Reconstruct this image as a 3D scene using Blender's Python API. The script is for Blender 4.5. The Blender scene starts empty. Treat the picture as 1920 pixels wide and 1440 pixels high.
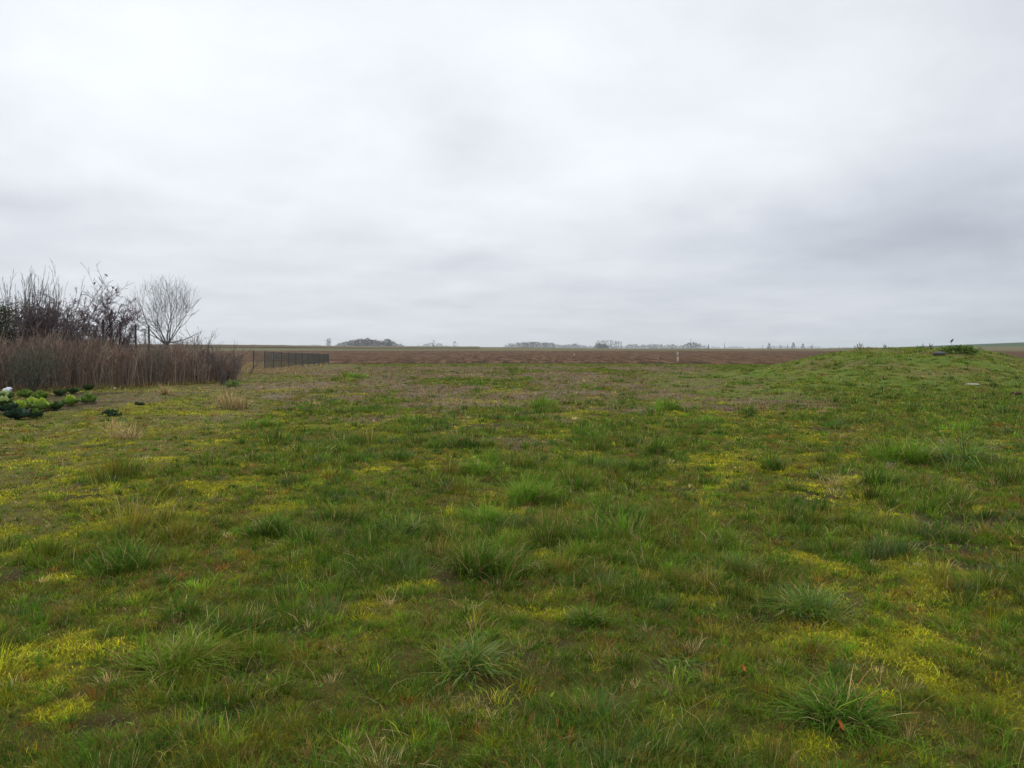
import bpy, math, random
import numpy as np
random.seed(7)
rng = np.random.default_rng(11)
SC = bpy.context.scene
COL = SC.collection
R = math.radians

# ------------------------------------------------------------------ camera
F, CX, CY, EYE, HOR = 1507.0, 960.0, 720.0, 1.6, 653.0
PITCH = math.atan((CY - HOR) / F)
cam_d = bpy.data.cameras.new('camera')
cam_d.sensor_width = 36.0
cam_d.lens = F / 1920 * 36
cam_d.clip_start = 0.05
cam_d.clip_end = 20000
cam = bpy.data.objects.new('camera', cam_d)
COL.objects.link(cam)
cam.location = (0, 0, EYE)
cam.rotation_euler = (math.pi / 2 - PITCH, 0, 0)
SC.camera = cam
try:
    SC.cycles.pixel_filter_type = 'BLACKMAN_HARRIS'
    SC.cycles.filter_width = 1.5
    SC.cycles.max_bounces = 6
    SC.cycles.diffuse_bounces = 3
    SC.cycles.glossy_bounces = 2
    SC.cycles.transmission_bounces = 3
    SC.cycles.volume_bounces = 1
except Exception:
    pass

# ------------------------------------------------------------------ sky and sun
SUN_EL, SUN_AZ = 42.0, -35.0            # azimuth measured from +Y towards +X
world = bpy.data.worlds.new('World')
SC.world = world
world.use_nodes = True
NT = world.node_tree
NT.nodes.clear()


def nd(t, tp, **kw):
    n = t.nodes.new(tp)
    for k, v in kw.items():
        if k.startswith('i_'):
            n.inputs[k[2:]].default_value = v
        else:
            setattr(n, k, v)
    return n


def mth(t, op, a, b=None, c=None, clamp=False):
    n = t.nodes.new('ShaderNodeMath')
    n.operation = op
    n.use_clamp = clamp
    for i, v in enumerate((a, b, c)):
        if v is None:
            continue
        if isinstance(v, (int, float)):
            n.inputs[i].default_value = v
        else:
            t.links.new(v, n.inputs[i])
    return n.outputs[0]


def build_sky():
    t = NT
    out = nd(t, 'ShaderNodeOutputWorld')
    sky = nd(t, 'ShaderNodeTexSky', sky_type='NISHITA', sun_disc=False)
    sky.sun_elevation = R(SUN_EL)
    sky.sun_rotation = R(SUN_AZ)
    bg1 = nd(t, 'ShaderNodeBackground')
    bg1.inputs['Strength'].default_value = 0.1
    t.links.new(sky.outputs[0], bg1.inputs['Color'])
    tc = nd(t, 'ShaderNodeTexCoord')
    # cloud deck: warp the view direction a little so that cloud edges wander
    n1 = nd(t, 'ShaderNodeTexNoise', noise_dimensions='3D')
    n1.inputs['Scale'].default_value = 3.2
    n1.inputs['Detail'].default_value = 5
    n1.inputs['Roughness'].default_value = 0.55
    t.links.new(tc.outputs['Generated'], n1.inputs['Vector'])
    sub = nd(t, 'ShaderNodeVectorMath', operation='SUBTRACT')
    t.links.new(n1.outputs['Color'], sub.inputs[0])
    sub.inputs[1].default_value = (0.5, 0.5, 0.5)
    mul = nd(t, 'ShaderNodeVectorMath', operation='MULTIPLY')
    t.links.new(sub.outputs[0], mul.inputs[0])
    mul.inputs[1].default_value = (0.42, 0.42, 0.13)
    add = nd(t, 'ShaderNodeVectorMath', operation='ADD')
    t.links.new(tc.outputs['Generated'], add.inputs[0])
    t.links.new(mul.outputs[0], add.inputs[1])
    sp = nd(t, 'ShaderNodeSeparateXYZ')
    t.links.new(add.outputs[0], sp.inputs[0])
    az = mth(t, 'ARCTAN2', sp.outputs[0], sp.outputs[1])
    el = sp.outputs[2]
    sp0 = nd(t, 'ShaderNodeSeparateXYZ')
    t.links.new(tc.outputs['Generated'], sp0.inputs[0])
    z0 = mth(t, 'MAXIMUM', sp0.outputs[2], 0.0)
    # cloud sheet texture in perspective
    dn = mth(t, 'ADD', z0, 0.15)
    cx = mth(t, 'DIVIDE', sp0.outputs[0], dn)
    cy = mth(t, 'DIVIDE', sp0.outputs[1], dn)
    cb = nd(t, 'ShaderNodeCombineXYZ')
    t.links.new(cx, cb.inputs[0])
    t.links.new(cy, cb.inputs[1])
    n2 = nd(t, 'ShaderNodeTexNoise', noise_dimensions='3D')
    n2.inputs['Scale'].default_value = 0.7
    n2.inputs['Detail'].default_value = 6
    n2.inputs['Roughness'].default_value = 0.5
    n2.inputs['Distortion'].default_value = 0.3
    t.links.new(cb.outputs[0], n2.inputs['Vector'])
    n3 = nd(t, 'ShaderNodeTexNoise', noise_dimensions='3D')
    n3.inputs['Scale'].default_value = 2.1
    n3.inputs['Detail'].default_value = 5
    n3.inputs['Roughness'].default_value = 0.55
    t.links.new(cb.outputs[0], n3.inputs['Vector'])
    # base brightness of the deck against height
    ramp = nd(t, 'ShaderNodeValToRGB')
    els = ramp.color_ramp.elements
    els[0].position = 0.0
    els[0].color = (0.74,) * 3 + (1,)
    els[1].position = 1.0
    els[1].color = (1.0,) * 3 + (1,)
    for p, v in ((0.05, 0.76), (0.10, 0.80), (0.17, 0.91), (0.28, 0.96), (0.45, 0.95)):
        e = els.new(p)
        e.color = (v, v, v, 1)
    t.links.new(el, ramp.inputs[0])
    val = mth(t, 'ADD', ramp.outputs[0], mth(t, 'MULTIPLY', mth(t, 'SUBTRACT', n2.outputs[0], 0.5), 0.30))
    val = mth(t, 'ADD', val, mth(t, 'MULTIPLY', mth(t, 'SUBTRACT', n3.outputs[0], 0.5), 0.20))
    blobs = BLOBS
    for (px, py, rx, ry, amp) in blobs:
        a0 = math.atan((px - CX) / F)
        e0 = math.sin(math.atan((HOR - py) / F))
        sx, sy = rx / F, ry / F
        u = mth(t, 'POWER', mth(t, 'DIVIDE', mth(t, 'SUBTRACT', az, a0), sx), 2.0)
        v = mth(t, 'POWER', mth(t, 'DIVIDE', mth(t, 'SUBTRACT', el, e0), sy), 2.0)
        g = mth(t, 'EXPONENT', mth(t, 'MULTIPLY', mth(t, 'ADD', u, v), -1.0))
        val = mth(t, 'ADD', val, mth(t, 'MULTIPLY', g, amp))
    val = mth(t, 'MAXIMUM', val, 0.3)
    up = mth(t, 'DIVIDE', mth(t, 'SUBTRACT', z0, 0.42), 0.5, clamp=True)
    val = mth(t, 'MULTIPLY', val, mth(t, 'ADD', mth(t, 'MULTIPLY', up, 1.1), 1.0))
    # darker cloud is bluer
    mix = nd(t, 'ShaderNodeMix', data_type='RGBA')
    mix.inputs[6].default_value = (0.90, 0.975, 1.12, 1)
    mix.inputs[7].default_value = (0.955, 0.99, 1.045, 1)
    f = mth(t, 'DIVIDE', mth(t, 'SUBTRACT', val, 0.5), 0.38, clamp=True)
    t.links.new(f, mix.inputs[0])
    bg2 = nd(t, 'ShaderNodeBackground')
    t.links.new(mix.outputs[2], bg2.inputs['Color'])
    t.links.new(val, bg2.inputs['Strength'])
    ms = nd(t, 'ShaderNodeMixShader')
    ms.inputs[0].default_value = 0.95
    t.links.new(bg1.outputs[0], ms.inputs[1])
    t.links.new(bg2.outputs[0], ms.inputs[2])
    t.links.new(ms.outputs[0], out.inputs['Surface'])


# bright and dark masses of the overcast: (px, py, half-width, half-height, amount)
BLOBS = [
    (790, 240, 150, 85, -0.12), (1180, 190, 160, 50, -0.06),
    (1640, 450, 300, 80, -0.17), (1850, 500, 220, 45, -0.13),
    (1950, 250, 170, 400, -0.12), (1600, 60, 380, 80, -0.09),
    (860, 468, 120, 18, -0.09), (60, 425, 240, 35, -0.10),
    (350, 480, 260, 28, -0.05), (1000, 548, 240, 14, -0.05),
    (300, 230, 330, 150, 0.07), (1300, 330, 330, 90, 0.05), (1080, 130, 200, 60, 0.05),
    (1750, 600, 450, 60, -0.07), (0, 230, 90, 420, -0.05), (130, 60, 160, 60, -0.03),
]
build_sky()
sun_d = bpy.data.lights.new('sun', 'SUN')
sun_d.energy = 0.8
sun_d.angle = R(25)
sun_d.color = (1.0, 0.97, 0.93)
sun = bpy.data.objects.new('sun', sun_d)
COL.objects.link(sun)
sun.rotation_euler = (R(90 - SUN_EL), 0, R(180 - SUN_AZ))
SC.view_settings.view_transform = 'Standard'
SC.view_settings.look = 'None'
SC.view_settings.gamma = 1.0
SC.view_settings.use_curve_mapping = False
SC.view_settings.exposure = 0.0

# ------------------------------------------------------------------ helpers


def lattice(ix, iy, seed):
    h = (ix.astype(np.int64) * 374761393 + iy.astype(np.int64) * 668265263 + seed * 974634777) & 0xffffffff
    h = ((h ^ (h >> 13)) * 1274126177) & 0xffffffff
    h = (h ^ (h >> 16)) & 0xffff
    return h / 65535.0


def vn(x, y, seed=0):
    x0 = np.floor(x)
    y0 = np.floor(y)
    fx, fy = x - x0, y - y0
    fx = fx * fx * (3 - 2 * fx)
    fy = fy * fy * (3 - 2 * fy)
    a = lattice(x0, y0, seed)
    b = lattice(x0 + 1, y0, seed)
    c = lattice(x0, y0 + 1, seed)
    d = lattice(x0 + 1, y0 + 1, seed)
    return (a * (1 - fx) + b * fx) * (1 - fy) + (c * (1 - fx) + d * fx) * fy


def fbm(x, y, s, seed=0, o=4):
    """value noise of feature size s (metres), result about 0..1"""
    v, amp, tot = 0, 1.0, 0
    x = np.asarray(x, float) / s
    y = np.asarray(y, float) / s
    for k in range(o):
        v = v + amp * vn(x * 2 ** k + 17.3 * k, y * 2 ** k - 9.1 * k, seed + k)
        tot += amp
        amp *= 0.5
    return v / tot


def sstep(a, b, x):
    t = np.clip((x - a) / (b - a), 0, 1)
    return t * t * (3 - 2 * t)


FIELD_D = 84.0
HPX = np.array([-2000, 300, 500, 650, 800, 950, 1050, 1200, 1500, 1700, 1920, 3000])
HPY = np.array([647, 647, 648, 650, 650.5, 651, 652.5, 654, 654, 650, 643.5, 640.])


def polar(x, y):
    return np.hypot(x, y), np.arctan2(x, y)


def zof(py, d):
    return EYE + (HOR - py) / F * d


def hbase(x, y):
    x = np.asarray(x, float)
    y = np.asarray(y, float)
    d, a = polar(x, y)
    px = CX + F * np.tan(np.clip(a, -1.0, 1.0))
    hp = np.interp(px, HPX, HPY)
    hillw = sstep(1500, 1900, px)
    z250 = zof(657.0, 250.0)
    z450 = zof(np.minimum(hp, 651.5) + 3 * hillw, 450.0)
    z450 = np.where(px > 1000, zof(np.maximum(hp, 651.8), 450.0), z450)
    z1100 = zof(hp + 1.0 * (1 - hillw), 1100.0)
    z6000 = zof(653.3, 6000.0)
    h = np.where(d < FIELD_D, 0, z250 * (d - FIELD_D) / (250 - FIELD_D))
    h = np.where(d > 250, z250 + (z450 - z250) * (d - 250) / 200, h)
    h = np.where(d > 450, z450 + (z1100 - z450) * (d - 450) / 650, h)
    h = np.where(d > 1100, z1100 + (z6000 - z1100) * np.clip((d - 1100) / 4900, 0, 1), h)
    amp = sstep(90, 30, d)
    h = h + amp * ((fbm(x, y, 2.6, 3, 3) - 0.5) * 0.12 + (fbm(x, y, 0.45, 5, 3) - 0.5) * 0.06)
    h = h + sstep(40, 8, d) * (fbm(x, y, 0.1, 6, 2) - 0.5) * 0.025
    return h


def mound(x, y):
    x = np.asarray(x, float)
    y = np.asarray(y, float)
    dx = (x - 0.495 * y) * 47.0 / np.maximum(y, 15.0)
    ux = np.where(dx < 0, 0.80 * sstep(11.0, 2.2, -dx) + 0.20 * sstep(17.0, 6.0, -dx), sstep(12.0, 2.6, dx))
    dy = y - 47.0
    uy = np.where(dy < 0, sstep(24.0, 2.0, -dy), sstep(10.0, 1.0, dy))
    m = ux * uy
    top = 1.47 + (fbm(x, y, 2.0, 21, 4) - 0.5) * 0.34 - 0.10 * sstep(-2, -4.5, dx)
    return m * top * (1 + 0.25 * (fbm(x, y, 5.0, 23, 2) - 0.5))


def H(x, y):
    return hbase(x, y) + mound(x, y)


def ray(px, py):
    cp, sp_ = math.cos(PITCH), math.sin(PITCH)
    u = (px - CX) / F
    v = (CY - py) / F
    return u, cp + v * sp_, -sp_ + v * cp      # x, y, z


_DS = np.concatenate([np.linspace(1.5, 20, 800), np.linspace(20, 100, 1600), np.linspace(100, 500, 1500)])


def G(px, py):
    """where the sight line through a place of the photo meets the ground"""
    rx, ry, rz = ray(px, py)
    t = _DS / math.hypot(rx, ry)
    X, Y, Z = rx * t, ry * t, EYE + rz * t
    hit = np.nonzero(Z <= H(X, Y))[0]
    i = hit[0] if len(hit) else len(_DS) - 1
    return float(X[i]), float(Y[i])


def at(px, d, py=None):
    """point at ground distance d (along Y) in the column px; z from py if given"""
    x = (px - CX) / F * d
    z = zof(py, d) if py is not None else float(H(x, d))
    return x, d, z


def tag(o, label=None, cat=None, group=None, kind=None):
    if label:
        o['label'] = label
    if cat:
        o['category'] = cat
    if group:
        o['group'] = group
    if kind:
        o['kind'] = kind
    return o


def empty(name, loc, rz=0.0):
    o = bpy.data.objects.new(name, None)
    o.empty_display_size = 0.2
    COL.objects.link(o)
    o.location = loc
    o.rotation_euler = (0, 0, rz)
    return o


def mesh_np(name, V, faces, mat, col=None, parent=None, smooth=False, loc=None):
    """faces: list of int arrays (n,3) or (n,4)"""
    me = bpy.data.meshes.new(name)
    V = np.ascontiguousarray(V, dtype=np.float32)
    me.vertices.add(len(V))
    me.vertices.foreach_set('co', V.ravel())
    loops = np.concatenate([f.ravel() for f in faces]).astype(np.int32)
    tot = np.concatenate([np.full(len(f), f.shape[1], np.int32) for f in faces])
    st = np.concatenate([[0], np.cumsum(tot)[:-1]]).astype(np.int32)
    me.loops.add(len(loops))
    me.loops.foreach_set('vertex_index', loops)
    me.polygons.add(len(tot))
    me.polygons.foreach_set('loop_start', st)
    if smooth:
        me.polygons.foreach_set('use_smooth', np.ones(len(tot), bool))
    me.update(calc_edges=True)
    if col is not None:
        at_ = me.color_attributes.new('tint', 'FLOAT_COLOR', 'POINT')
        c = np.ones((len(V), 4), np.float32)
        c[:, :3] = col
        at_.data.foreach_set('color', c.ravel())
    if mat is not None:
        me.materials.append(mat)
    o = bpy.data.objects.new(name, me)
    COL.objects.link(o)
    if parent is not None:
        o.parent = parent
    if loc is not None:
        o.location = loc
    return o


# ------------------------------------------------------------------ materials


def material(name, color=(0.2, 0.2, 0.2), tint=False, rough=0.85, trans=0.0, spec=0.2, noise=None, bump=None, vary=0.0):
    """noise: (scale, colour2, amount); tint: take the colour from the mesh's own colour attribute"""
    m = bpy.data.materials.new(name)
    m.use_nodes = True
    t = m.node_tree
    t.nodes.clear()
    out = nd(t, 'ShaderNodeOutputMaterial')
    b = nd(t, 'ShaderNodeBsdfPrincipled')
    b.inputs['Roughness'].default_value = rough
    b.inputs['Specular IOR Level'].default_value = spec
    if tint:
        a = nd(t, 'ShaderNodeAttribute', attribute_name='tint')
        c = a.outputs['Color']
    else:
        rgb = nd(t, 'ShaderNodeRGB')
        rgb.outputs[0].default_value = (*color, 1)
        c = rgb.outputs[0]
    tc = nd(t, 'ShaderNodeTexCoord')
    if noise:
        sc, c2, amt = noise
        n = nd(t, 'ShaderNodeTexNoise')
        n.inputs['Scale'].default_value = sc
        n.inputs['Detail'].default_value = 8
        n.inputs['Roughness'].default_value = 0.65
        t.links.new(tc.outputs['Object'], n.inputs['Vector'])
        r = nd(t, 'ShaderNodeMapRange')
        r.inputs[1].default_value = 0.38
        r.inputs[2].default_value = 0.66
        r.inputs[3].default_value = 0.0
        r.inputs[4].default_value = amt
        t.links.new(n.outputs[0], r.inputs[0])
        mx = nd(t, 'ShaderNodeMix', data_type='RGBA')
        t.links.new(r.outputs[0], mx.inputs[0])
        t.links.new(c, mx.inputs[6])
        mx.inputs[7].default_value = (*c2, 1)
        c = mx.outputs[2]
    t.links.new(c, b.inputs['Base Color'])
    if bump:
        sc, st, dist = bump
        n = nd(t, 'ShaderNodeTexNoise')
        n.inputs['Scale'].default_value = sc
        n.inputs['Detail'].default_value = 8
        n.inputs['Roughness'].default_value = 0.7
        t.links.new(tc.outputs['Object'], n.inputs['Vector'])
        bp = nd(t, 'ShaderNodeBump')
        bp.inputs['Strength'].default_value = st
        bp.inputs['Distance'].default_value = dist
        t.links.new(n.outputs[0], bp.inputs['Height'])
        t.links.new(bp.outputs[0], b.inputs['Normal'])
    s = b.outputs[0]
    if trans > 0:
        tr = nd(t, 'ShaderNodeBsdfTranslucent')
        t.links.new(c, tr.inputs['Color'])
        mx = nd(t, 'ShaderNodeMixShader')
        mx.inputs[0].default_value = trans
        t.links.new(s, mx.inputs[1])
        t.links.new(tr.outputs[0], mx.inputs[2])
        s = mx.outputs[0]
    t.links.new(s, out.inputs['Surface'])
    return m


M = {
    'ground': material('ground_thatch', tint=True, rough=0.95, spec=0.05, noise=(34.0, (0.035, 0.028, 0.014), 0.55), bump=(60.0, 0.9, 0.03)),
    'mound': material('mound_turf', tint=True, rough=0.95, spec=0.05, noise=(3.0, (0.075, 0.075, 0.02), 0.5), bump=(30.0, 0.9, 0.05)),
    'grass': material('grass_blades', tint=True, rough=0.7, spec=0.08, trans=0.30),
    'moss': material('moss', tint=True, rough=0.9, spec=0.05, trans=0.15),
    'soil': material('ploughed_soil', tint=True, rough=0.95, spec=0.05, bump=(5.0, 1.0, 0.15)),
    'stems': material('dry_stems', tint=True, rough=0.8, spec=0.1),
    'bark': material('bark', tint=True, rough=0.85, spec=0.1),
    'leaf': material('leaf', tint=True, rough=0.6, spec=0.15, trans=0.2),
    'post': material('weathered_post', (0.052, 0.045, 0.042), noise=(14.0, (0.02, 0.018, 0.016), 0.8), rough=0.9),
    'green_metal': material('coated_green_metal', (0.035, 0.05, 0.046), rough=0.5, noise=(3.0, (0.05, 0.058, 0.056), 0.6)),
    'pale_post': material('pale_painted_post', (0.30, 0.36, 0.36), rough=0.7, noise=(8.0, (0.18, 0.2, 0.19), 0.6)),
    'stake': material('pale_wood', (0.42, 0.36, 0.28), rough=0.8, noise=(6.0, (0.3, 0.25, 0.19), 0.7)),
    'rock': material('dark_stone', (0.10, 0.10, 0.095), rough=0.9, noise=(9.0, (0.04, 0.04, 0.038), 0.8), bump=(20.0, 0.6, 0.05)),
    'pale_rock': material('pale_stone', (0.42, 0.40, 0.36), rough=0.9, noise=(12.0, (0.26, 0.25, 0.2), 0.8), bump=(20.0, 0.6, 0.03)),
    'clod': material('earth_clod', (0.07, 0.04, 0.025), rough=0.95, noise=(12.0, (0.03, 0.018, 0.012), 0.8), bump=(25.0, 0.8, 0.05)),
    'white': material('white_plastic', (0.55, 0.56, 0.62), rough=0.5, noise=(9.0, (0.5, 0.5, 0.55), 0.6)),
    'feather': material('dark_feathers', (0.035, 0.033, 0.03), rough=0.8, noise=(40.0, (0.06, 0.05, 0.04), 0.7)),
    'far_tree': material('far_tree', tint=True, rough=0.95, spec=0.0),
    'orange_leaf': material('fallen_orange_leaf', (0.45, 0.12, 0.02), rough=0.7, noise=(30.0, (0.25, 0.07, 0.015), 0.7), trans=0.2),
}

# ------------------------------------------------------------------ what grows where
ELL = {'moss': [(400, 915, 90, 13), (470, 905, 60, 12), (740, 862, 70, 8), (700, 880, 30, 8), (1390, 882, 95, 14), (1340, 860, 60, 9),
                (1560, 948, 40, 12), (1580, 858, 90, 8), (25, 1000, 45, 18), (20, 1035, 25, 8), (150, 1080, 55, 22), (700, 1145, 70, 22),
                (1330, 1118, 60, 28), (1860, 905, 60, 12), (1500, 1395, 60, 25), (640, 1225, 45, 18), (1700, 943, 45, 9),
                (1828, 955, 32, 12), (1800, 1075, 45, 14), (1885, 1110, 50, 18), (1770, 1080, 40, 14), (1340, 915, 25, 10),
                (390, 830, 50, 6), (550, 775, 50, 5), (1500, 880, 60, 10), (560, 1100, 50, 14), (440, 1200, 50, 14), (1640, 1060, 60, 12),
                (330, 965, 60, 10), (840, 850, 50, 7), (1080, 775, 60, 6), (1760, 860, 60, 7), (480, 1395, 60, 20), (60, 960, 50, 8),
                (780, 1100, 40, 12), (1030, 1150, 40, 12), (120, 1330, 60, 22), (1880, 830, 40, 6)],
       'bare': [(75, 764, 110, 16), (150, 742, 60, 8), (1500, 935, 55, 12), (1820, 985, 90, 16), (1770, 1030, 70, 12), (1300, 1010, 45, 14), (1840, 1065, 70, 16), (1420, 1165, 35, 12),
                (140, 930, 40, 9), (1270, 1245, 70, 16), (560, 1185, 45, 10), (1540, 930, 50, 8), (1450, 1010, 30, 8), (190, 1375, 60, 22),
                (30, 1080, 30, 14), (1560, 805, 70, 6), (640, 930, 30, 5), (960, 1230, 40, 10), (900, 800, 90, 4), (1750, 1000, 40, 10)],
       'green': [(1560, 1000, 190, 48), (240, 1055, 110, 35), (700, 1010, 100, 30), (1400, 1085, 90, 30), (800, 840, 120, 18), (780, 800, 70, 12),
                 (1100, 880, 200, 22), (1000, 1010, 100, 24), (900, 1060, 100, 28), (1180, 985, 120, 26), (620, 860, 110, 16), (1820, 880, 110, 26),
                 (1300, 800, 60, 8), (1700, 860, 70, 14), (1640, 740, 120, 10), (330, 880, 90, 14), (600, 830, 130, 10), (960, 770, 110, 8)]}


def ell_world(lst):
    out = []
    for px, py, rx, ry in lst:
        x, y = G(px, py)
        _, y1 = G(px, py - ry)
        _, y2 = G(px, py + ry)
        out.append((x, y, rx / F * y, max(0.08, abs(y1 - y2) / 2)))
    return out


ELLW = {k: ell_world(v) for k, v in ELL.items()}


def ellmask(kind, x, y):
    m = np.zeros(np.shape(x))
    wx = (fbm(x, y, 0.5, 77, 3) - 0.5) * 0.5
    wy = (fbm(x, y, 0.5, 79, 3) - 0.5) * 0.7
    for (cx, cy, rx, ry) in ELLW[kind]:
        q = ((x - cx) / rx + wx * 2) ** 2 + ((y - cy) / ry + wy * 2) ** 2
        m = np.maximum(m, sstep(1.5, 0.5, q))
    return m


def zones(x, y):
    """weights 0..1: lawn (short tan sward at left), dead (purplish dry weeds), moss, bare, lush"""
    x = np.asarray(x, float)
    y = np.asarray(y, float)
    d = np.hypot(x, y)
    wob = (fbm(x, y, 1.6, 31, 3) - 0.5) * 2.0
    edge = -4.3 - 0.15 * (y - 7) + wob
    lawn = sstep(0.5, -0.5, x - edge) * sstep(5.5, 7.5, y + wob)
    n_dead = fbm(x, y * 0.7, 3.2, 41, 4)
    band = sstep(15, 21, y + 3 * wob) * sstep(81, 62, y) * sstep(-15, -5, x + 0.10 * y - 1) * sstep(9.5, 6.5, x - (y - 17) * 0.16 + wob * 1.3)
    dead = band * (0.35 + 0.65 * sstep(0.36, 0.56, fbm(x, y * 0.5, 1.1, 43, 3))) * sstep(0.41, 0.55, n_dead + 0.08 * sstep(20, 34, y))
    dead = np.maximum(dead, 0.6 * sstep(8, 16, y) * sstep(0.62, 0.72, n_dead) * sstep(10, 6, x))
    mo = fbm(x, y * 0.55, 0.75, 51, 4)
    near = sstep(24, 14, d)
    moss = np.maximum(ellmask('moss', x, y), sstep(0.51, 0.61, mo - 0.025 * sstep(8, 4, y)) * 0.85 * (0.55 + 0.45 * sstep(0.42, 0.55, fbm(x, y, 0.33, 59, 3))) * near)
    moss = np.maximum(moss, sstep(0.6, 0.68, fbm(x, y, 2.0, 53, 4)) * sstep(14, 20, y) * sstep(45, 30, y) * 0.7)
    bare = np.maximum(ellmask('bare', x, y), sstep(0.69, 0.75, fbm(x, y, 0.7, 61, 4)) * near * 0.7)
    lush = np.maximum(ellmask('green', x, y) * (0.35 + 0.65 * sstep(0.40, 0.56, fbm(x, y * 0.6, 0.5, 73, 3))), sstep(0.53, 0.63, fbm(x, y * 0.55, 0.75, 71, 4)) * (0.9 - 0.75 * dead))
    rightg = sstep(6, 9, x - (y - 17) * 0.2 + wob) * sstep(14, 19, y)
    lush = np.maximum(lush * (1 - lawn), 0.55 * rightg)
    moss = moss * (1 - 0.6 * ellmask('green', x, y)) * (0.12 + 0.88 * sstep(0.42, 0.54, fbm(x, y, 0.20, 57, 4)))
    dead = dead * (1 - ellmask('green', x, y))
    return lawn, dead, moss, bare, lush


C = dict(
    green=(0.120, 0.192, 0.010), deep=(0.048, 0.118, 0.007), olive=(0.185, 0.178, 0.016), yellow=(0.325, 0.315, 0.014),
    straw=(0.42, 0.32, 0.14), brown=(0.20, 0.115, 0.038), purple=(0.228, 0.170, 0.125), glauc=(0.085, 0.165, 0.042),
    fresh=(0.125, 0.250, 0.016), soil=(0.058, 0.042, 0.022), thatch=(0.085, 0.078, 0.016), red=(0.25, 0.105, 0.02))
C = {k: np.array(v) for k, v in C.items()}


def mixc(a, b, w):
    return a * (1 - w[..., None]) + b * w[..., None]


def ground_colour(x, y):
    d, a = polar(x, y)
    lawn, dead, moss, bare, lush = zones(x, y)
    c = np.broadcast_to(C['thatch'], np.shape(x) + (3,)).copy()
    c = mixc(c, np.array((0.060, 0.074, 0.018)), lush * 0.7)
    c = mixc(c, np.array((0.135, 0.125, 0.034)), lawn * 0.8)
    c = mixc(c, C['purple'] * 0.85, dead)
    far = sstep(14, 40, d)
    c = mixc(c, np.array((0.125, 0.122, 0.042)), far * (1 - dead) * 0.8)
    c = mixc(c, C['yellow'] * 0.75, moss)
    c = mixc(c, C['soil'], bare * 0.9)
    e = sstep(66, 80, d + (fbm(x, y, 6, 91, 3) - 0.5) * 10)
    c = mixc(c, np.array((0.125, 0.128, 0.042)), e)
    # fields beyond
    n = fbm(x, y * 0.4, 60, 95, 3)
    crop = np.array((0.118, 0.108, 0.048)) * (0.85 + 0.3 * n[..., None])
    c = mixc(c, crop, sstep(FIELD_D, FIELD_D + 2, d))
    px = CX + F * np.tan(np.clip(a, -1, 1))
    hill = np.array((0.035, 0.075, 0.030))
    c = mixc(c, hill, sstep(1450, 1600, px) * sstep(520, 560, d))
    return c


# ------------------------------------------------------------------ ground sheets


def grid_faces(na, nd_):
    i = np.arange(nd_ - 1)[:, None] * na + np.arange(na - 1)[None, :]
    i = i.ravel()
    return np.stack([i, i + 1, i + na + 1, i + na], 1)


def build_ground():
    a = np.concatenate([np.linspace(-180, -48, 45)[:-1], np.arange(-48, 48.01, 0.26), np.linspace(48, 180, 45)[1:]])
    a = np.radians(a)
    d = [0.05, 0.4, 0.8, 1.1]
    while d[-1] < 6000:
        s = 0.0062 if d[-1] < 30 else (0.011 if d[-1] < 100 else 0.03)
        d.append(d[-1] * (1 + s) if d[-1] >= 1.1 else d[-1] + 0.3)
    d = np.array(d)
    D, A = np.meshgrid(d, a, indexing='ij')
    X, Y = D * np.sin(A), D * np.cos(A)
    Z = hbase(X, Y)
    V = np.stack([X, Y, Z], -1).reshape(-1, 3)
    col = ground_colour(X.ravel(), Y.ravel())
    o = mesh_np('ground', V, [grid_faces(len(a), len(d))], M['ground'], col, smooth=True)
    tag(o, kind='structure')


def build_mound():
    xs = np.arange(0.0, 42.0, 0.13)
    ys = np.arange(21.0, 59.0, 0.15)
    Y, X = np.meshgrid(ys, xs, indexing='ij')
    m = mound(X, Y)
    Z = hbase(X, Y) + m + np.where(m > 0.01, 0.012, -0.05) + (fbm(X, Y, 0.5, 26, 3) - 0.5) * 0.12 * sstep(0.05, 0.3, m)
    V = np.stack([X, Y, Z], -1).reshape(-1, 3)
    g = np.array((0.115, 0.140, 0.022))
    n = fbm(X.ravel(), Y.ravel(), 2.4, 28, 4)
    c = mixc(np.broadcast_to(g, (X.size, 3)), np.array((0.125, 0.100, 0.042)), sstep(0.5, 0.68, n) * 0.8)
    c = mixc(c, np.array((0.080, 0.135, 0.018)), sstep(0.47, 0.34, n) * 0.8)
    f = grid_faces(len(xs), len(ys))
    mf = m.ravel()
    keep = mf[f].max(1) > 0.004
    o = mesh_np('grassy_mound', V, [f[keep]], M['mound'], c, smooth=True)
    tag(o, kind='structure')


def build_field(name, px0, px1, d0, d1f, lift, relief, colf, da=0.085, dd=0.0030):
    a = np.arctan((np.arange(px0, px1, da / 57.3 * F) - CX) / F)
    nd_ = int(math.log(d1f / d0) / dd)
    d = d0 * np.exp(np.linspace(0, math.log(d1f / d0), nd_))
    D, A = np.meshgrid(d, a, indexing='ij')
    wob = (fbm(A * 300, A * 0, 3, 5, 3) - 0.5) * 1.6
    D = D + wob * np.clip((d1f - D) / (d1f - d0), 0, 1) * 1.0
    X, Y = D * np.sin(A), D * np.cos(A)
    cl = fbm(X, Y * 0.35, 0.55, 7, 3)
    cl = np.abs(cl - 0.5) * 2
    big = fbm(X, Y * 0.3, 2.0, 9, 3) - 0.5
    fur = 0
    Z = hbase(X, Y) + lift + relief * np.interp(D, [d0, d0 + 3, d0 * 1.5, d1f], [0.1, 1, 0.8, 0.25]) * (0.25 + (0.5 - cl) * 0.9 + big * 0.9 + fur * 0.35)
    V = np.stack([X, Y, Z], -1).reshape(-1, 3)
    o = mesh_np(name, V, [grid_faces(len(a), len(d))], M['soil'], colf(X.ravel(), Y.ravel()), smooth=False)
    tag(o, kind='structure')
    return o


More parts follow.
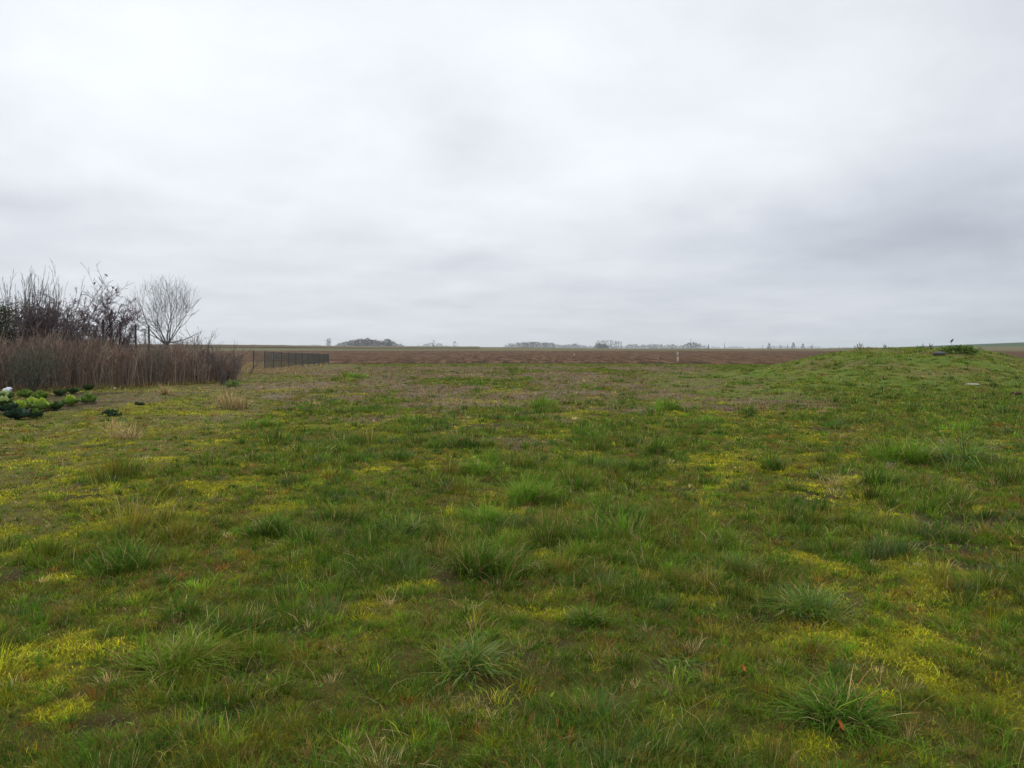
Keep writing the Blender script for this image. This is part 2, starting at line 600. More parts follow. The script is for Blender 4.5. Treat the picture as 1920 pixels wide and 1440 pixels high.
def soil_col(x, y):
    n = fbm(x, y * 0.10, 0.38, 15, 3)
    c = np.broadcast_to(np.array((0.076, 0.040, 0.018)), (len(x), 3)).copy()
    c = mixc(c, np.array((0.130, 0.076, 0.042)), sstep(0.5, 0.72, n))
    c = mixc(c, np.array((0.040, 0.024, 0.014)), sstep(0.50, 0.32, n))
    return c


def strip_col(x, y):
    c = soil_col(x, y)
    return mixc(c * 0.95, np.array((0.12, 0.105, 0.06)), sstep(-140, -60, x) * 0.8 + 0.1)


build_ground()
build_mound()
build_field('ploughed_field', -300, 2150, FIELD_D, 235.0, 0.03, 0.22, soil_col)
build_field('ploughed_field', -300, 900, 330.0, 440.0, 0.25, 0.3, strip_col, da=0.2, dd=0.006)

# ------------------------------------------------------------------ blades of grass


class Blades:
    def __init__(self, long_=False):
        self.V, self.Q, self.T, self.Cc, self.n = [], [], [], [], 0
        self.L = long_

    def add(self, x, y, z, h, w, az, lean, droop, col, colt=None, face=None):
        """az: heading of the lean, lean: horizontal reach / length, droop: how far the tip bends over"""
        n = len(x)
        if n == 0:
            return
        ca, sa = np.cos(az), np.sin(az)
        if face is None:
            face = az + math.pi / 2 + rng.normal(0, 0.7, n)
        wx, wy = np.cos(face) * w / 2, np.sin(face) * w / 2
        ts = (0, 0.4, 0.75, 1.0) if self.L else (0, 0.55, 1.0)
        ws = (0.8, 1.0, 0.65) if self.L else (0.9, 0.8)
        rows = []
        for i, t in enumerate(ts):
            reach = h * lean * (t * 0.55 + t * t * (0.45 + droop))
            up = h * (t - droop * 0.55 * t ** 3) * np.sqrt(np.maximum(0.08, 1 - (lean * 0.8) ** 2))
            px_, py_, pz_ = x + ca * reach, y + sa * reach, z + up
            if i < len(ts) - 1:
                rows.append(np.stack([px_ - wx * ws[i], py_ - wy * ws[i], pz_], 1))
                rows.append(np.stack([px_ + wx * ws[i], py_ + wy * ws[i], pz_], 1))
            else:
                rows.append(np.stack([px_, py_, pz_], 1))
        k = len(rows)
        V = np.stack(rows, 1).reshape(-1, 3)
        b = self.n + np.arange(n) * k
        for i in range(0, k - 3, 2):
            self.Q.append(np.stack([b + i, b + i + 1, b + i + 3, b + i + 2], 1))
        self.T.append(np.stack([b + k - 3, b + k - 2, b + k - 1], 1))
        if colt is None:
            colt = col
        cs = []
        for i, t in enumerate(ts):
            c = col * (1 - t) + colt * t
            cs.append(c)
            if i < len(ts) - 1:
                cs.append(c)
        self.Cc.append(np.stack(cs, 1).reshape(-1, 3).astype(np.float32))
        self.V.append(V.astype(np.float32))
        self.n += n * k

    def build(self, name, mat, parent=None, loc=None):
        V = np.concatenate(self.V)
        if loc is not None:
            V = V - np.array(loc, np.float32)
        return mesh_np(name, V, [np.concatenate(self.Q), np.concatenate(self.T)], mat, np.clip(np.concatenate(self.Cc), 0.003, 1), parent, loc=loc)


def scatter(n, d0, d1, p, half=0.72, side=1.5):
    """points in the view wedge, density ~ d^-p"""
    u = rng.random(n)
    q = 2 - p
    d = (d0 ** q + u * (d1 ** q - d0 ** q)) ** (1 / q)
    x = (rng.random(n) * 2 - 1) * (d * half + side * np.exp(-d / 30))
    return x, d


def pick(n, table, w):
    """random colour per blade out of weighted table; w: (n,k)"""
    w = w / w.sum(1, keepdims=True)
    c = np.cumsum(w, 1)
    i = (rng.random(n)[:, None] > c).sum(1).clip(0, len(table) - 1)
    return np.array([C[t] for t in table])[i]


def jitter(c, s=0.18):
    n = len(c)
    v = np.exp(rng.normal(0, s, n))[:, None]
    h = 1 + rng.normal(0, 0.07, (n, 3))
    return c * v * h


def build_sward():
    B = Blades()
    # 1. general sward
    n = 1350000
    x, y = scatter(n, 2.1, 84, 1.5)
    lawn, dead, moss, bare, lush = zones(x, y)
    d = np.hypot(x, y)
    cl = fbm(x, y, 0.16, 101, 3)
    keep = rng.random(n) < np.clip(1.1 - 0.75 * moss - 0.85 * bare - 0.35 * dead - 0.25 * lawn + (cl - 0.5) * 1.4, 0.05, 1)
    x, y, d, lawn, dead, moss, bare, lush, cl = [v[keep] for v in (x, y, d, lawn, dead, moss, bare, lush, cl)]
    n = len(x)
    h = (0.026 + 0.036 * lush + 0.05 * np.clip(cl - 0.4, 0, 1)) * np.exp(rng.normal(0, 0.3, n))
    h *= (1 - 0.45 * lawn) * (1 - 0.35 * moss) * (1 - 0.2 * dead) * (1 - 0.4 * bare)
    h *= np.interp(d, [0, 3.5, 7, 12, 40, 84], [0.7, 0.72, 1, 1, 0.9, 0.8])
    h *= 1 - 0.35 * sstep(0.02, 0.4, mound(x, y))
    w = np.maximum(0.0023, 0.00062 * d) * np.exp(rng.normal(0, 0.25, n))
    one = np.ones(n)
    W = np.stack([0.95 * one * (1 - 0.75 * dead), 0.35 * one + 1.7 * lush - 0.2 * lawn * one, 1.0 * one + 0.8 * lawn, 0.14 * one + 0.5 * moss,
                  0.10 * one + 0.5 * lawn + 0.45 * dead + 0.2 * bare, 0.36 * one + 0.7 * bare + 0.7 * lawn + 0.9 * dead, 3.6 * dead + 0.1 * lawn, 0.10 * one + 0.2 * lush, 0.10 * one],
                 1).clip(0, None)
    tint = fbm(x, y, 0.55, 111, 3)
    W[:, 1] *= 0.4 + 2.2 * sstep(0.4, 0.6, tint)
    W[:, 5] *= 0.3 + 2.4 * sstep(0.58, 0.42, tint)
    c = pick(n, ['green', 'deep', 'olive', 'yellow', 'straw', 'brown', 'purple', 'fresh', 'red'], W)
    c = jitter(c)
    az = rng.random(n) * 2 * math.pi
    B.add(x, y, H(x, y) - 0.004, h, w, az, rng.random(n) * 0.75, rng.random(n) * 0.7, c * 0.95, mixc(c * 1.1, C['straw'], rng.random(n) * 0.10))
    # 2. tufts: blades that fan out from many small crowns
    nt = 30000
    tx, ty = scatter(nt, 2.1, 76, 1.35)
    lawn, dead, moss, bare, lush = zones(tx, ty)
    keep = rng.random(nt) < np.clip(0.35 + 0.9 * lush - 0.45 * moss - 0.3 * bare - 0.3 * dead - 0.55 * lawn, 0.04, 1) * (1 - 0.75 * sstep(0.02, 0.4, mound(tx, ty)))
    tx, ty, lush, dead, lawn = tx[keep], ty[keep], lush[keep], dead[keep], lawn[keep]
    nt = len(tx)
    td = np.hypot(tx, ty)
    per = np.clip((75 * (5 / np.maximum(td, 4)) ** 0.75), 10, 80)
    size = 0.93 * np.exp(rng.normal(0, 0.36, nt)) * (0.72 + 0.55 * lush) * (1 - 0.3 * lawn)
    cnt = (per * size * 1.1).astype(int) + 6
    idx = np.repeat(np.arange(nt), cnt)
    n = len(idx)
    rad = 0.043 * size * (1 + td / 45)
    a = rng.random(n) * 2 * math.pi
    rr = np.abs(rng.normal(0, 1, n)).clip(0, 2.2)
    x = tx[idx] + np.cos(a) * rr * rad[idx]
    y = ty[idx] + np.sin(a) * rr * rad[idx]
    h = 0.086 * size[idx] * np.interp(td[idx], [3, 4.5, 7], [0.62, 0.72, 1.0]) * np.exp(rng.normal(0, 0.25, n))
    d = td[idx]
    w = np.maximum(0.0023, 0.00060 * d) * np.exp(rng.normal(0, 0.25, n))
    kind = rng.random(nt)
    base = np.where((kind < 0.24)[:, None], C['green'], np.where((kind < 0.74)[:, None], C['deep'], np.where((kind < 0.80)[:, None], C['fresh'], np.where((kind < 0.86)[:, None], C['glauc'] * 0.8, C['olive']))))
    base = base * np.exp(rng.normal(-0.06, 0.26, nt))[:, None]
    c = base[idx]
    dr = rng.random(n)
    c = np.where((dr < 0.06)[:, None], C['straw'], np.where((dr < 0.14)[:, None], C['brown'], c))
    c = jitter(c, 0.16)
    wind = 0.25
    hx, hy = np.cos(a) * (0.25 + rr) + wind, np.sin(a) * (0.25 + rr)
    az = np.arctan2(hy, hx) + rng.normal(0, 0.35, n)
    lean = np.clip(0.15 + 0.28 * rr + rng.normal(0, 0.12, n), 0.02, 0.95)
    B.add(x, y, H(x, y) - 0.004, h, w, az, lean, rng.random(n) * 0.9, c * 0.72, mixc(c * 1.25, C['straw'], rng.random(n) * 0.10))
    # 2b. small tight tufts that give the short turf its grain
    nt = 43000
    tx, ty = scatter(nt, 2.1, 60, 1.45)
    lawn, dead, moss, bare, lush = zones(tx, ty)
    keep = rng.random(nt) < np.clip(1.0 - 0.85 * moss - 0.6 * bare - 0.25 * dead, 0.05, 1)
    tx, ty, lush, dead, lawn, moss = [v[keep] for v in (tx, ty, lush, dead, lawn, moss)]
    nt = len(tx)
    td = np.hypot(tx, ty)
    size = np.exp(rng.normal(0, 0.35, nt))
    cnt = (np.clip(26 * (5 / np.maximum(td, 4)) ** 0.6, 7, 26) * size).astype(int) + 5
    idx = np.repeat(np.arange(nt), cnt)
    n = len(idx)
    a = rng.random(n) * 2 * math.pi
    rr = np.abs(rng.normal(0, 1, n)).clip(0, 2.2)
    rad = 0.026 * size * (1 + td / 30)
    x = tx[idx] + np.cos(a) * rr * rad[idx]
    y = ty[idx] + np.sin(a) * rr * rad[idx]
    h = 0.043 * size[idx] * (1 - 0.25 * lawn[idx]) * np.exp(rng.normal(0, 0.25, n))
    d = td[idx]
    one = np.ones(nt)
    W = np.stack([1.8 - 1.5 * dead, 1.15 * one - 0.3 * lawn - 0.6 * dead, 1.25 - 0.6 * dead, 0.20 + 0.5 * moss, 0.16 + 0.5 * lawn + 0.3 * dead, 0.55 + 0.45 * lawn + 0.7 * dead, 3.6 * dead + 0.15 * lawn, 0.30 - 0.2 * dead, 0.22 * one], 1).clip(0, None)
    base = pick(nt, ['green', 'deep', 'olive', 'yellow', 'straw', 'brown', 'purple', 'fresh', 'red'], W) * np.exp(rng.normal(-0.05, 0.30, nt))[:, None]
    c = jitter(base[idx], 0.2)
    az = a + rng.normal(0, 0.5, n)
    B.add(x, y, H(x, y) - 0.004, h, np.maximum(0.0024, 0.00062 * d), az, np.clip(0.2 + 0.3 * rr, 0, 0.95), rng.random(n), c * 0.8, c * 1.15)
    o = B.build('grass', M['grass'])
    tag(o, 'green and olive meadow grass in tufts across the whole foreground', 'grass', kind='stuff')
    # 3. long single blades and stray dry culms
    B = Blades(True)
    n = 5200
    x, y = scatter(n, 2.2, 26, 1.2)
    lawn, dead, moss, bare, lush = zones(x, y)
    k = rng.random(n) < 0.9 - 0.6 * lawn
    x, y = x[k], y[k]
    n = len(x)
    h = 0.13 * np.exp(rng.normal(0, 0.33, n))
    r_ = rng.random(n)
    c = np.where((r_ < 0.38)[:, None], C['straw'] * 0.8, np.where((r_ < 0.62)[:, None], C['glauc'], C['fresh']))
    c = jitter(c, 0.2)
    B.add(x, y, H(x, y), h, np.maximum(0.0024, 0.0005 * y), rng.random(n) * 6.283, 0.35 + 0.6 * rng.random(n), rng.random(n) * 1.2, c * 0.8, c)
    o = B.build('dry_grass', M['grass'])
    tag(o, 'stray straw coloured blades and culms standing among the green grass', 'dry grass', kind='stuff')


def build_moss():
    B = Blades()
    n = 1100000
    x, y = scatter(n, 2.1, 32, 1.55)
    lawn, dead, moss, bare, lush = zones(x, y)
    k = rng.random(n) < moss ** 1.3 * np.clip(0.2 + 1.6 * fbm(x, y, 0.09, 121, 3), 0, 1)
    x, y = x[k], y[k]
    n = len(x)
    lump = fbm(x, y, 0.12, 123, 3)
    h = (0.010 + 0.026 * lump) * np.exp(rng.normal(0, 0.25, n))
    w = np.maximum(0.0045, 0.0010 * y)
    c = np.where((rng.random(n) < 0.32)[:, None], C['olive'], C['yellow'])
    c = np.where((rng.random(n) < 0.10)[:, None], C['brown'] * 1.3, c)
    c = jitter(c, 0.16) * (0.55 + 0.8 * lump)[:, None] * np.exp((fbm(x, y, 0.35, 127, 3) - 0.5) * 1.1)[:, None]
    B.add(x, y, H(x, y) + 0.012 * (lump - 0.3), h, w, rng.random(n) * 6.283, 0.3 + 0.6 * rng.random(n), rng.random(n), c * 1.0, c * 1.2)
    o = B.build('moss', M['moss'])
    tag(o, 'yellow green cushions of moss in the gaps between the grass', 'moss', kind='stuff')


def build_weeds():
    """dry purplish weed stalks of the far meadow, twiggy litter near"""
    B = Blades()
    n = 210000
    x, y = scatter(n, 9, 80, 1.05)
    lawn, dead, moss, bare, lush = zones(x, y)
    k = rng.random(n) < dead * np.clip(0.3 + (fbm(x, y, 0.8, 131, 3)), 0, 1)
    x, y = x[k], y[k]
    n = len(x)
    d = np.hypot(x, y)
    c = np.where((rng.random(n) < 0.26)[:, None], C['brown'], np.where((rng.random(n) < 0.22)[:, None], C['straw'] * 0.85, C['purple']))
    B.add(x, y, H(x, y), 0.075 * np.exp(rng.normal(0, 0.35, n)), np.maximum(0.003, 0.00045 * d), rng.random(n) * 6.283, rng.random(n) * 0.6, rng.random(n) * 0.3,
          jitter(c, 0.22), None)
    o = B.build('dry_weeds', M['grass'])
    tag(o, 'purplish brown dry weed stalks covering the middle of the meadow', 'dry weeds', kind='stuff')
    # broad small leaves (clover, plantain) in bare patches
    B = Blades()
    n = 26000
    x, y = scatter(n, 2.2, 20, 1.3)
    lawn, dead, moss, bare, lush = zones(x, y)
    k = rng.random(n) < 0.12 + 0.8 * bare + 0.4 * lawn
    x, y = x[k], y[k]
    n = len(x)
    c = np.where((rng.random(n) < 0.5)[:, None], C['deep'] * 1.1, C['green'])
    B.add(x, y, H(x, y) + 0.004, 0.018 + 0.016 * rng.random(n), 0.011 + 0.009 * rng.random(n), rng.random(n) * 6.283, 0.75 + 0.2 * rng.random(n), 0.5 * rng.random(n), jitter(c, 0.2), None)
    o = B.build('ground_leaves', M['leaf'])
    tag(o, 'small round dark green weed leaves on the bare patches', 'ground cover', kind='stuff')


build_sward()
build_moss()
build_weeds()

# ------------------------------------------------------------------ individual tussocks


def tussock(px, py, wpx, hpx, label, kind='deep', n=420, lean=0.55, droop=0.7, wide=0.0042, name='grass_tussock', cat='grass tussock', dry=0.07, group='grass tussocks in the meadow'):
    x0, y0 = G(px, py)
    y0 += 0.18 * wpx / F * y0
    z0 = float(H(x0, y0))
    d = math.hypot(x0, y0)
    rad = wpx / 2 / F * d * (0.82 if d < 6 else 1.0)
    hh = max(hpx / F * d * 1.18, 0.06)
    B = Blades(True)
    core = rad * 0.80
    if d < 4.7:
        hh *= 0.72
    if kind == 'glauc' and d < 6:
        n = int(n * 0.75)
    k = 7
    sa, sr = rng.random(k) * 6.283, np.sqrt(rng.random(k)) * core * 0.9
    sa[0], sr[0] = 0, 0
    sh = 0.62 + 0.5 * rng.random(k)
    sh[0] = 1.0
    si = rng.choice(k, n, p=np.array([2.2] + [1.0] * (k - 1)) / (k + 1.2))
    sax, say = rng.normal(0, 0.35, k), rng.normal(0, 0.35, k)
    hh *= 0.80
    a = rng.random(n) * 2 * math.pi
    rr = np.sqrt(rng.random(n))
    cx_, cy_ = np.cos(sa[si]) * sr[si], np.sin(sa[si]) * sr[si]
    x = x0 + cx_ + np.cos(a) * rr * core * 0.42
    y = y0 + cy_ + np.sin(a) * rr * core * 0.42
    h = hh * sh[si] * (1.15 - 0.35 * rr) * np.exp(rng.normal(0, 0.26, n))
    a = np.arctan2(np.sin(a) * rr + cy_ / core * 0.3 + say[si] * 1.6, np.cos(a) * rr + cx_ / core * 0.3 + sax[si] * 1.6 + 0.15)
    c = np.broadcast_to(C[kind], (n, 3)).copy()
    if kind != 'straw':
        c = np.where((rng.random(n) < (0.5 if kind == 'glauc' else 0.22))[:, None], C['green'], c)
    r_ = rng.random(n)
    c = np.where((r_ < dry)[:, None], C['straw'] * 0.9, c)
    c = np.where((r_ > 1 - min(dry, 0.12))[:, None], C['brown'], c)
    c = jitter(c, 0.17)
    az = a + rng.normal(0, 0.95, n)
    ln = np.clip(lean * (0.25 + 0.95 * rr) + rng.normal(0, 0.12, n), 0.03, 0.97)
    w = max(wide, 0.0007 * d)
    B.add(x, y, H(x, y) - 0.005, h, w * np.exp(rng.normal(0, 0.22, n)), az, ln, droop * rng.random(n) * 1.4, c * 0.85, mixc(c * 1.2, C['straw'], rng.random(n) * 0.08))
    o = B.build(name, M['grass'], loc=(x0, y0, z0))
    return tag(o, label, cat, group)


TUS = [
    (900, 1092, 165, 82, 'large dense blue green grass tussock in the middle of the foreground', 'deep', dict(n=1500, lean=0.5)),
    (505, 1008, 95, 50, 'dark green tussock standing above yellow moss left of the centre', 'deep', dict(n=700)),
    (1165, 988, 115, 52, 'broad dark tussock with a black shaded foot, right of the centre', 'deep', dict(n=800)),
    (908, 985, 100, 45, 'bright green tussock directly behind the large blue green one', 'fresh', dict(n=700)),
    (988, 942, 105, 55, 'green tussock with one pale arched blade on its right side', 'fresh', dict(n=700)),
    (892, 892, 85, 38, 'fresh green tussock farther back, just left of the middle', 'fresh', dict(n=500)),
    (512, 892, 75, 30, 'small olive tussock beside the mossy strip at left', 'green', dict(n=400)),
    (1235, 852, 60, 32, 'dark upright tussock between two moss patches right of centre', 'deep', dict(n=350)),
    (1018, 766, 58, 26, 'bright green clump alone in the purplish weeds near the centre', 'fresh', dict(n=350)),
    (1257, 770, 58, 26, 'bright green clump in the purplish weeds right of the centre', 'fresh', dict(n=350)),
    (1700, 868, 110, 42, 'soft round green clump at right, beside the long leaved tussock', 'fresh', dict(n=600)),
    (1800, 870, 135, 66, 'tall tussock with long pale arching leaves near the right edge', 'glauc', dict(n=260, lean=0.85, droop=1.2, wide=0.012)),
    (1448, 884, 56, 40, 'narrow dark tussock in the mossy area at right', 'deep', dict(n=300)),
    (1395, 1082, 115, 48, 'wide soft green clump right of the large blue green tussock', 'glauc', dict(n=700)),
    (1530, 1165, 150, 66, 'pale grey green tussock with flattened blades at right', 'glauc', dict(n=900, lean=0.75, droop=1.0)),
    (1598, 1372, 180, 105, 'big tussock with blades spreading like a star near the lower right corner', 'deep', dict(n=800, lean=0.85, droop=0.9)),
    (885, 1262, 170, 85, 'loose tussock with whitish grey blades near the bottom centre', 'glauc', dict(n=620, lean=0.8, droop=1.0, dry=0.10)),
    (315, 1262, 190, 88, 'spreading long bladed tussock at lower left', 'green', dict(n=900, lean=0.8, droop=0.9)),
    (335, 1168, 90, 46, 'upright dark tussock behind the spreading one at lower left', 'deep', dict(n=420)),
    (232, 1072, 140, 52, 'low wide dark green clump beside yellow moss at left', 'deep', dict(n=800)),
    (1640, 912, 46, 34, 'small tussock with dark base in the middle of the right moss patches', 'deep', dict(n=240)),
    (1110, 1172, 120, 55, 'ragged dark tussock below and right of the largest one', 'deep', dict(n=420, lean=0.7)),
    (490, 803, 95, 20, 'low long green clump at the edge of the short tan lawn', 'fresh', dict(n=420)),
    (1410, 776, 30, 16, 'small dark green clump beside a moss patch, far right of centre', 'deep', dict(n=160)),
    (1325, 796, 55, 18, 'flat fresh green clump below the two bright clumps in the weeds', 'fresh', dict(n=240)),
    (1685, 750, 66, 10, 'long low dark green clump in front of the mound', 'deep', dict(n=260)),
    (1590, 724, 60, 9, 'long low green clump at the foot of the mound', 'deep', dict(n=240)),
    (662, 706, 60, 9, 'low green clump near the field at the end of the wire fence', 'fresh', dict(n=220)),
    (1098, 727, 26, 12, 'tiny pale green clump far back in the purplish weeds', 'fresh', dict(n=120)),
    (865, 838, 55, 30, 'dark olive tussock behind a strip of moss', 'deep', dict(n=320)),
    (760, 1010, 80, 45, 'tussock with two tall white blades, left of the centre', 'glauc', dict(n=260, lean=0.6)),
    (1280, 1250, 90, 32, 'flattened silvery blades lying over a dark gap at lower right', 'glauc', dict(n=90, lean=0.97, droop=1.3, wide=0.006)),
]
for px, py, w_, h_, lab, kd, kw in TUS:
    tussock(px, py, w_, h_, lab, kd, **kw)

for px, py, w_, h_, lab, n in [
        (425, 766, 75, 34, 'tan dead grass tuft in front of the right end of the hedge', 300),
        (238, 824, 85, 36, 'sparse pale dead grass stalks standing on the short lawn', 120),
        (205, 806, 40, 22, 'few pale stalks on the lawn left of the larger dead tuft', 50),
        (312, 742, 28, 26, 'whitish dead grass tuft against the foot of the brown hedge', 90),
        (1545, 775, 30, 9, 'small bleached straw tuft on the moss at right', 120)]:
    tussock(px, py, w_, h_, lab, 'straw', n=n, lean=0.55, droop=0.5, name='dead_grass_tuft', cat='dead grass', dry=0.6, group='dead grass tufts')

for px, py, lab in [
        (1495, 683, 'leftmost of the dark clumps on the mound flank'),
        (1543, 675, 'dark clump highest up on the mound flank'),
        (1527, 684, 'dark clump in the middle of the group on the mound flank'),
        (1549, 690, 'dark clump low on the mound flank, second from the right'),
        (1564, 693, 'lowest and rightmost dark clump on the mound flank')]:
    tussock(px, py, 13, 5, lab, 'deep', n=150, name='dark_clump', cat='grass clump', group='dark clumps on the mound flank', wide=0.02)

# ------------------------------------------------------------------ tubes, trees and shrubs
rng = np.random.default_rng(5)


def tubes(segs, sides=5):
    """segs: array (n,8) p0 r0 p1 r1 -> verts, quads"""
    S = np.asarray(segs, float)
    p0, r0, p1, r1 = S[:, 0:3], S[:, 3], S[:, 4:7], S[:, 7]
    d = p1 - p0
    d /= np.maximum(np.linalg.norm(d, axis=1, keepdims=True), 1e-9)
    ref = np.where(np.abs(d[:, 2:3]) > 0.9, np.array([[1., 0, 0]]), np.array([[0., 0, 1]]))
    u = np.cross(d, ref)
    u /= np.linalg.norm(u, axis=1, keepdims=True)
    v = np.cross(d, u)
    k = np.arange(sides) * 2 * math.pi / sides
    ring = u[:, None, :] * np.cos(k)[None, :, None] + v[:, None, :] * np.sin(k)[None, :, None]
    A = p0[:, None, :] + ring * r0[:, None, None]
    Bv = p1[:, None, :] + ring * r1[:, None, None]
    V = np.concatenate([A, Bv], 1).reshape(-1, 3)
    base = np.arange(len(S))[:, None] * 2 * sides
    i = np.arange(sides)[None, :]
    j = (i + 1) % sides
    Q = np.stack([base + i, base + j, base + sides + j, base + sides + i], -1).reshape(-1, 4)
    return V, Q


def norm(v):
    return v / max(np.linalg.norm(v), 1e-9)


def grow(segs, p, d, length, r, level, maxl, P):
    bd = P.get('bound')
    """P: up (tropism), wig, kids, ratio, spread, rmin"""
    n = max(3, int(5 - level))
    st = length / n
    for i in range(n):
        d = norm(d + rng.normal(0, P['wig'], 3) + np.array([0, 0, P['up'] * (0.5 + 0.5 * i / n)]))
        q = p + d * st
        if bd is not None and np.sum(((q - bd[0]) / bd[1]) ** 2) > bd[2] * (0.85 + 0.3 * rng.random()):
            return
        r2 = max(P['rmin'], r * (1 - 0.75 / n) if i < n - 1 else r * 0.55)
        segs.append((*p, r, *q, r2, level))
        if level < maxl and (i > 0 or level > 0):
            for _ in range(P['kids'][min(level, len(P['kids']) - 1)]):
                if rng.random() < 0.85:
                    ax = norm(np.cross(d, rng.normal(0, 1, 3)))
                    nd_ = norm(d * math.cos(P['spread']) + ax * math.sin(P['spread']) * (0.7 + 0.6 * rng.random()))
                    grow(segs, p + d * st * rng.random(), nd_, length * P['ratio'] * (0.6 + 0.6 * rng.random()) * (1 - 0.35 * i / n), max(P['rmin'], r2 * 0.6), level + 1, maxl, P)
        p, r = q, r2


def seg_mesh(name, segs, mat, col, parent, sides=5, jit=0.15, origin=(0, 0, 0)):
    S = np.array([s[:8] for s in segs], float)
    S[:, 0:3] -= origin
    S[:, 4:7] -= origin
    V, Q = tubes(S, sides)
    c = np.broadcast_to(np.array(col), (len(S), 3)) * np.exp(rng.normal(0, jit, len(S)))[:, None]
    c = np.repeat(c, 2 * sides, 0)
    return mesh_np(name, V, [Q], mat, c, parent)


def woody(name, label, cat, loc, stems, P, maxl, coltrunk, coltwig, group=None, extra=None):
    root = empty(name, loc)
    tag(root, label, cat, group)
    segs = []
    for (off, d, L, r) in stems:
        grow(segs, np.array(off, float), norm(np.array(d, float)), L, r, 0, maxl, P)
    if extra:
        for e in extra:
            segs.append(e)
    thick = [s for s in segs if s[8] <= 0]
    thin = [s for s in segs if s[8] > 0]
    if thick:
        seg_mesh('stems', thick, M['bark'], coltrunk, root, 6)
    if thin:
        seg_mesh('crown', thin, M['bark'], coltwig, root, 4)
    return root


def fork_limb(segs, p, d, L, r, level, last, bound):
    n = 4 if level < 2 else 3
    for i in range(n):
        d = norm(d + rng.normal(0, 0.07, 3) + np.array([0, 0, (0.13, 0.10, 0.07, 0.05, 0.03)[level]]))
        q = p + d * L / n
        if np.sum(((q - bound[0]) / bound[1]) ** 2) > 0.82 + 0.36 * rng.random():
            return
        r2 = max(0.0036, r * 0.90)
        segs.append((*p, r, *q, r2, level))
        p, r = q, r2
        if level < last and i < n - 1 and rng.random() < 0.36:
            ax = norm(np.cross(d, rng.normal(0, 1, 3)))
            fork_limb(segs, p, norm(d * 0.86 + ax * (0.42 + 0.2 * rng.random())), L * 0.62, max(0.0036, r * 0.45), level + 1, last, bound)
    if level < last:
        a0 = rng.random() * 6.283
        u = norm(np.cross(d, np.array([0.3, 0.9, 0.1])))
        v = np.cross(d, u)
        k = 3 if level < 2 else 2
        for j in range(k):
            a = a0 + j * 6.283 / k
            sp_ = 0.30 + 0.22 * rng.random()
            fork_limb(segs, p, norm(d + (u * math.cos(a) + v * math.sin(a)) * sp_), L * (0.78 + 0.2 * rng.random()), max(0.0036, r * 0.66), level + 1, last, bound)


# goblet shaped bare fruit tree
def fruit_tree():
    x, y, z = at(313, 40)
    root = empty('bare_tree', (x, y, z))
    tag(root, 'bare goblet shaped fruit tree with upswept branches behind the brown hedge', 'tree')
    tr = [(0, 0, -0.05, 0.13, 0.02, 0, 0.9, 0.105, 0), (0.02, 0, 0.9, 0.105, 0.04, 0, 1.72, 0.12, 0)]
    seg_mesh('trunk', tr, M['bark'], (0.16, 0.155, 0.13), root, 8)
    segs = []
    fork = np.array([0.04, 0, 1.70])
    P = dict(up=0.16, wig=0.075, kids=[2, 1, 1], ratio=0.46, spread=0.42, rmin=0.0036,
             bound=(np.array([0.0, 0, 3.2]), np.array([1.85, 1.85, 2.12]), 1.0))
    for k in range(8):
        a = k * 2.39996 + 0.4
        tilt = 0.18 + 0.92 * math.sqrt((k + 0.5) / 8)
        d0_ = np.array([math.cos(a) * math.sin(tilt), math.sin(a) * math.sin(tilt), math.cos(tilt)])
        fork_limb(segs, fork + rng.normal(0, 0.03, 3), norm(d0_), 1.05 + 0.15 * rng.random(), 0.034, 0, 4, (np.array([0.0, 0, 3.25]), np.array([1.95, 1.95, 2.05])))
    P2 = dict(P, up=0.05, bound=None)
    grow(segs, fork + np.array([0.1, 0, 0.15]), norm(np.array([1.0, -0.2, 0.30])), 1.7, 0.026, 1, 3, P2)
    grow(segs, fork + np.array([-0.1, 0, 0.2]), norm(np.array([-1.0, -0.1, 0.45])), 1.6, 0.024, 1, 3, P2)
    seg_mesh('crown', segs, M['bark'], (0.085, 0.08, 0.075), root, 4)


fruit_tree()

# purplish thicket
BIRDS = [(203, 518), (181, 533), (215, 541), (221, 545)]


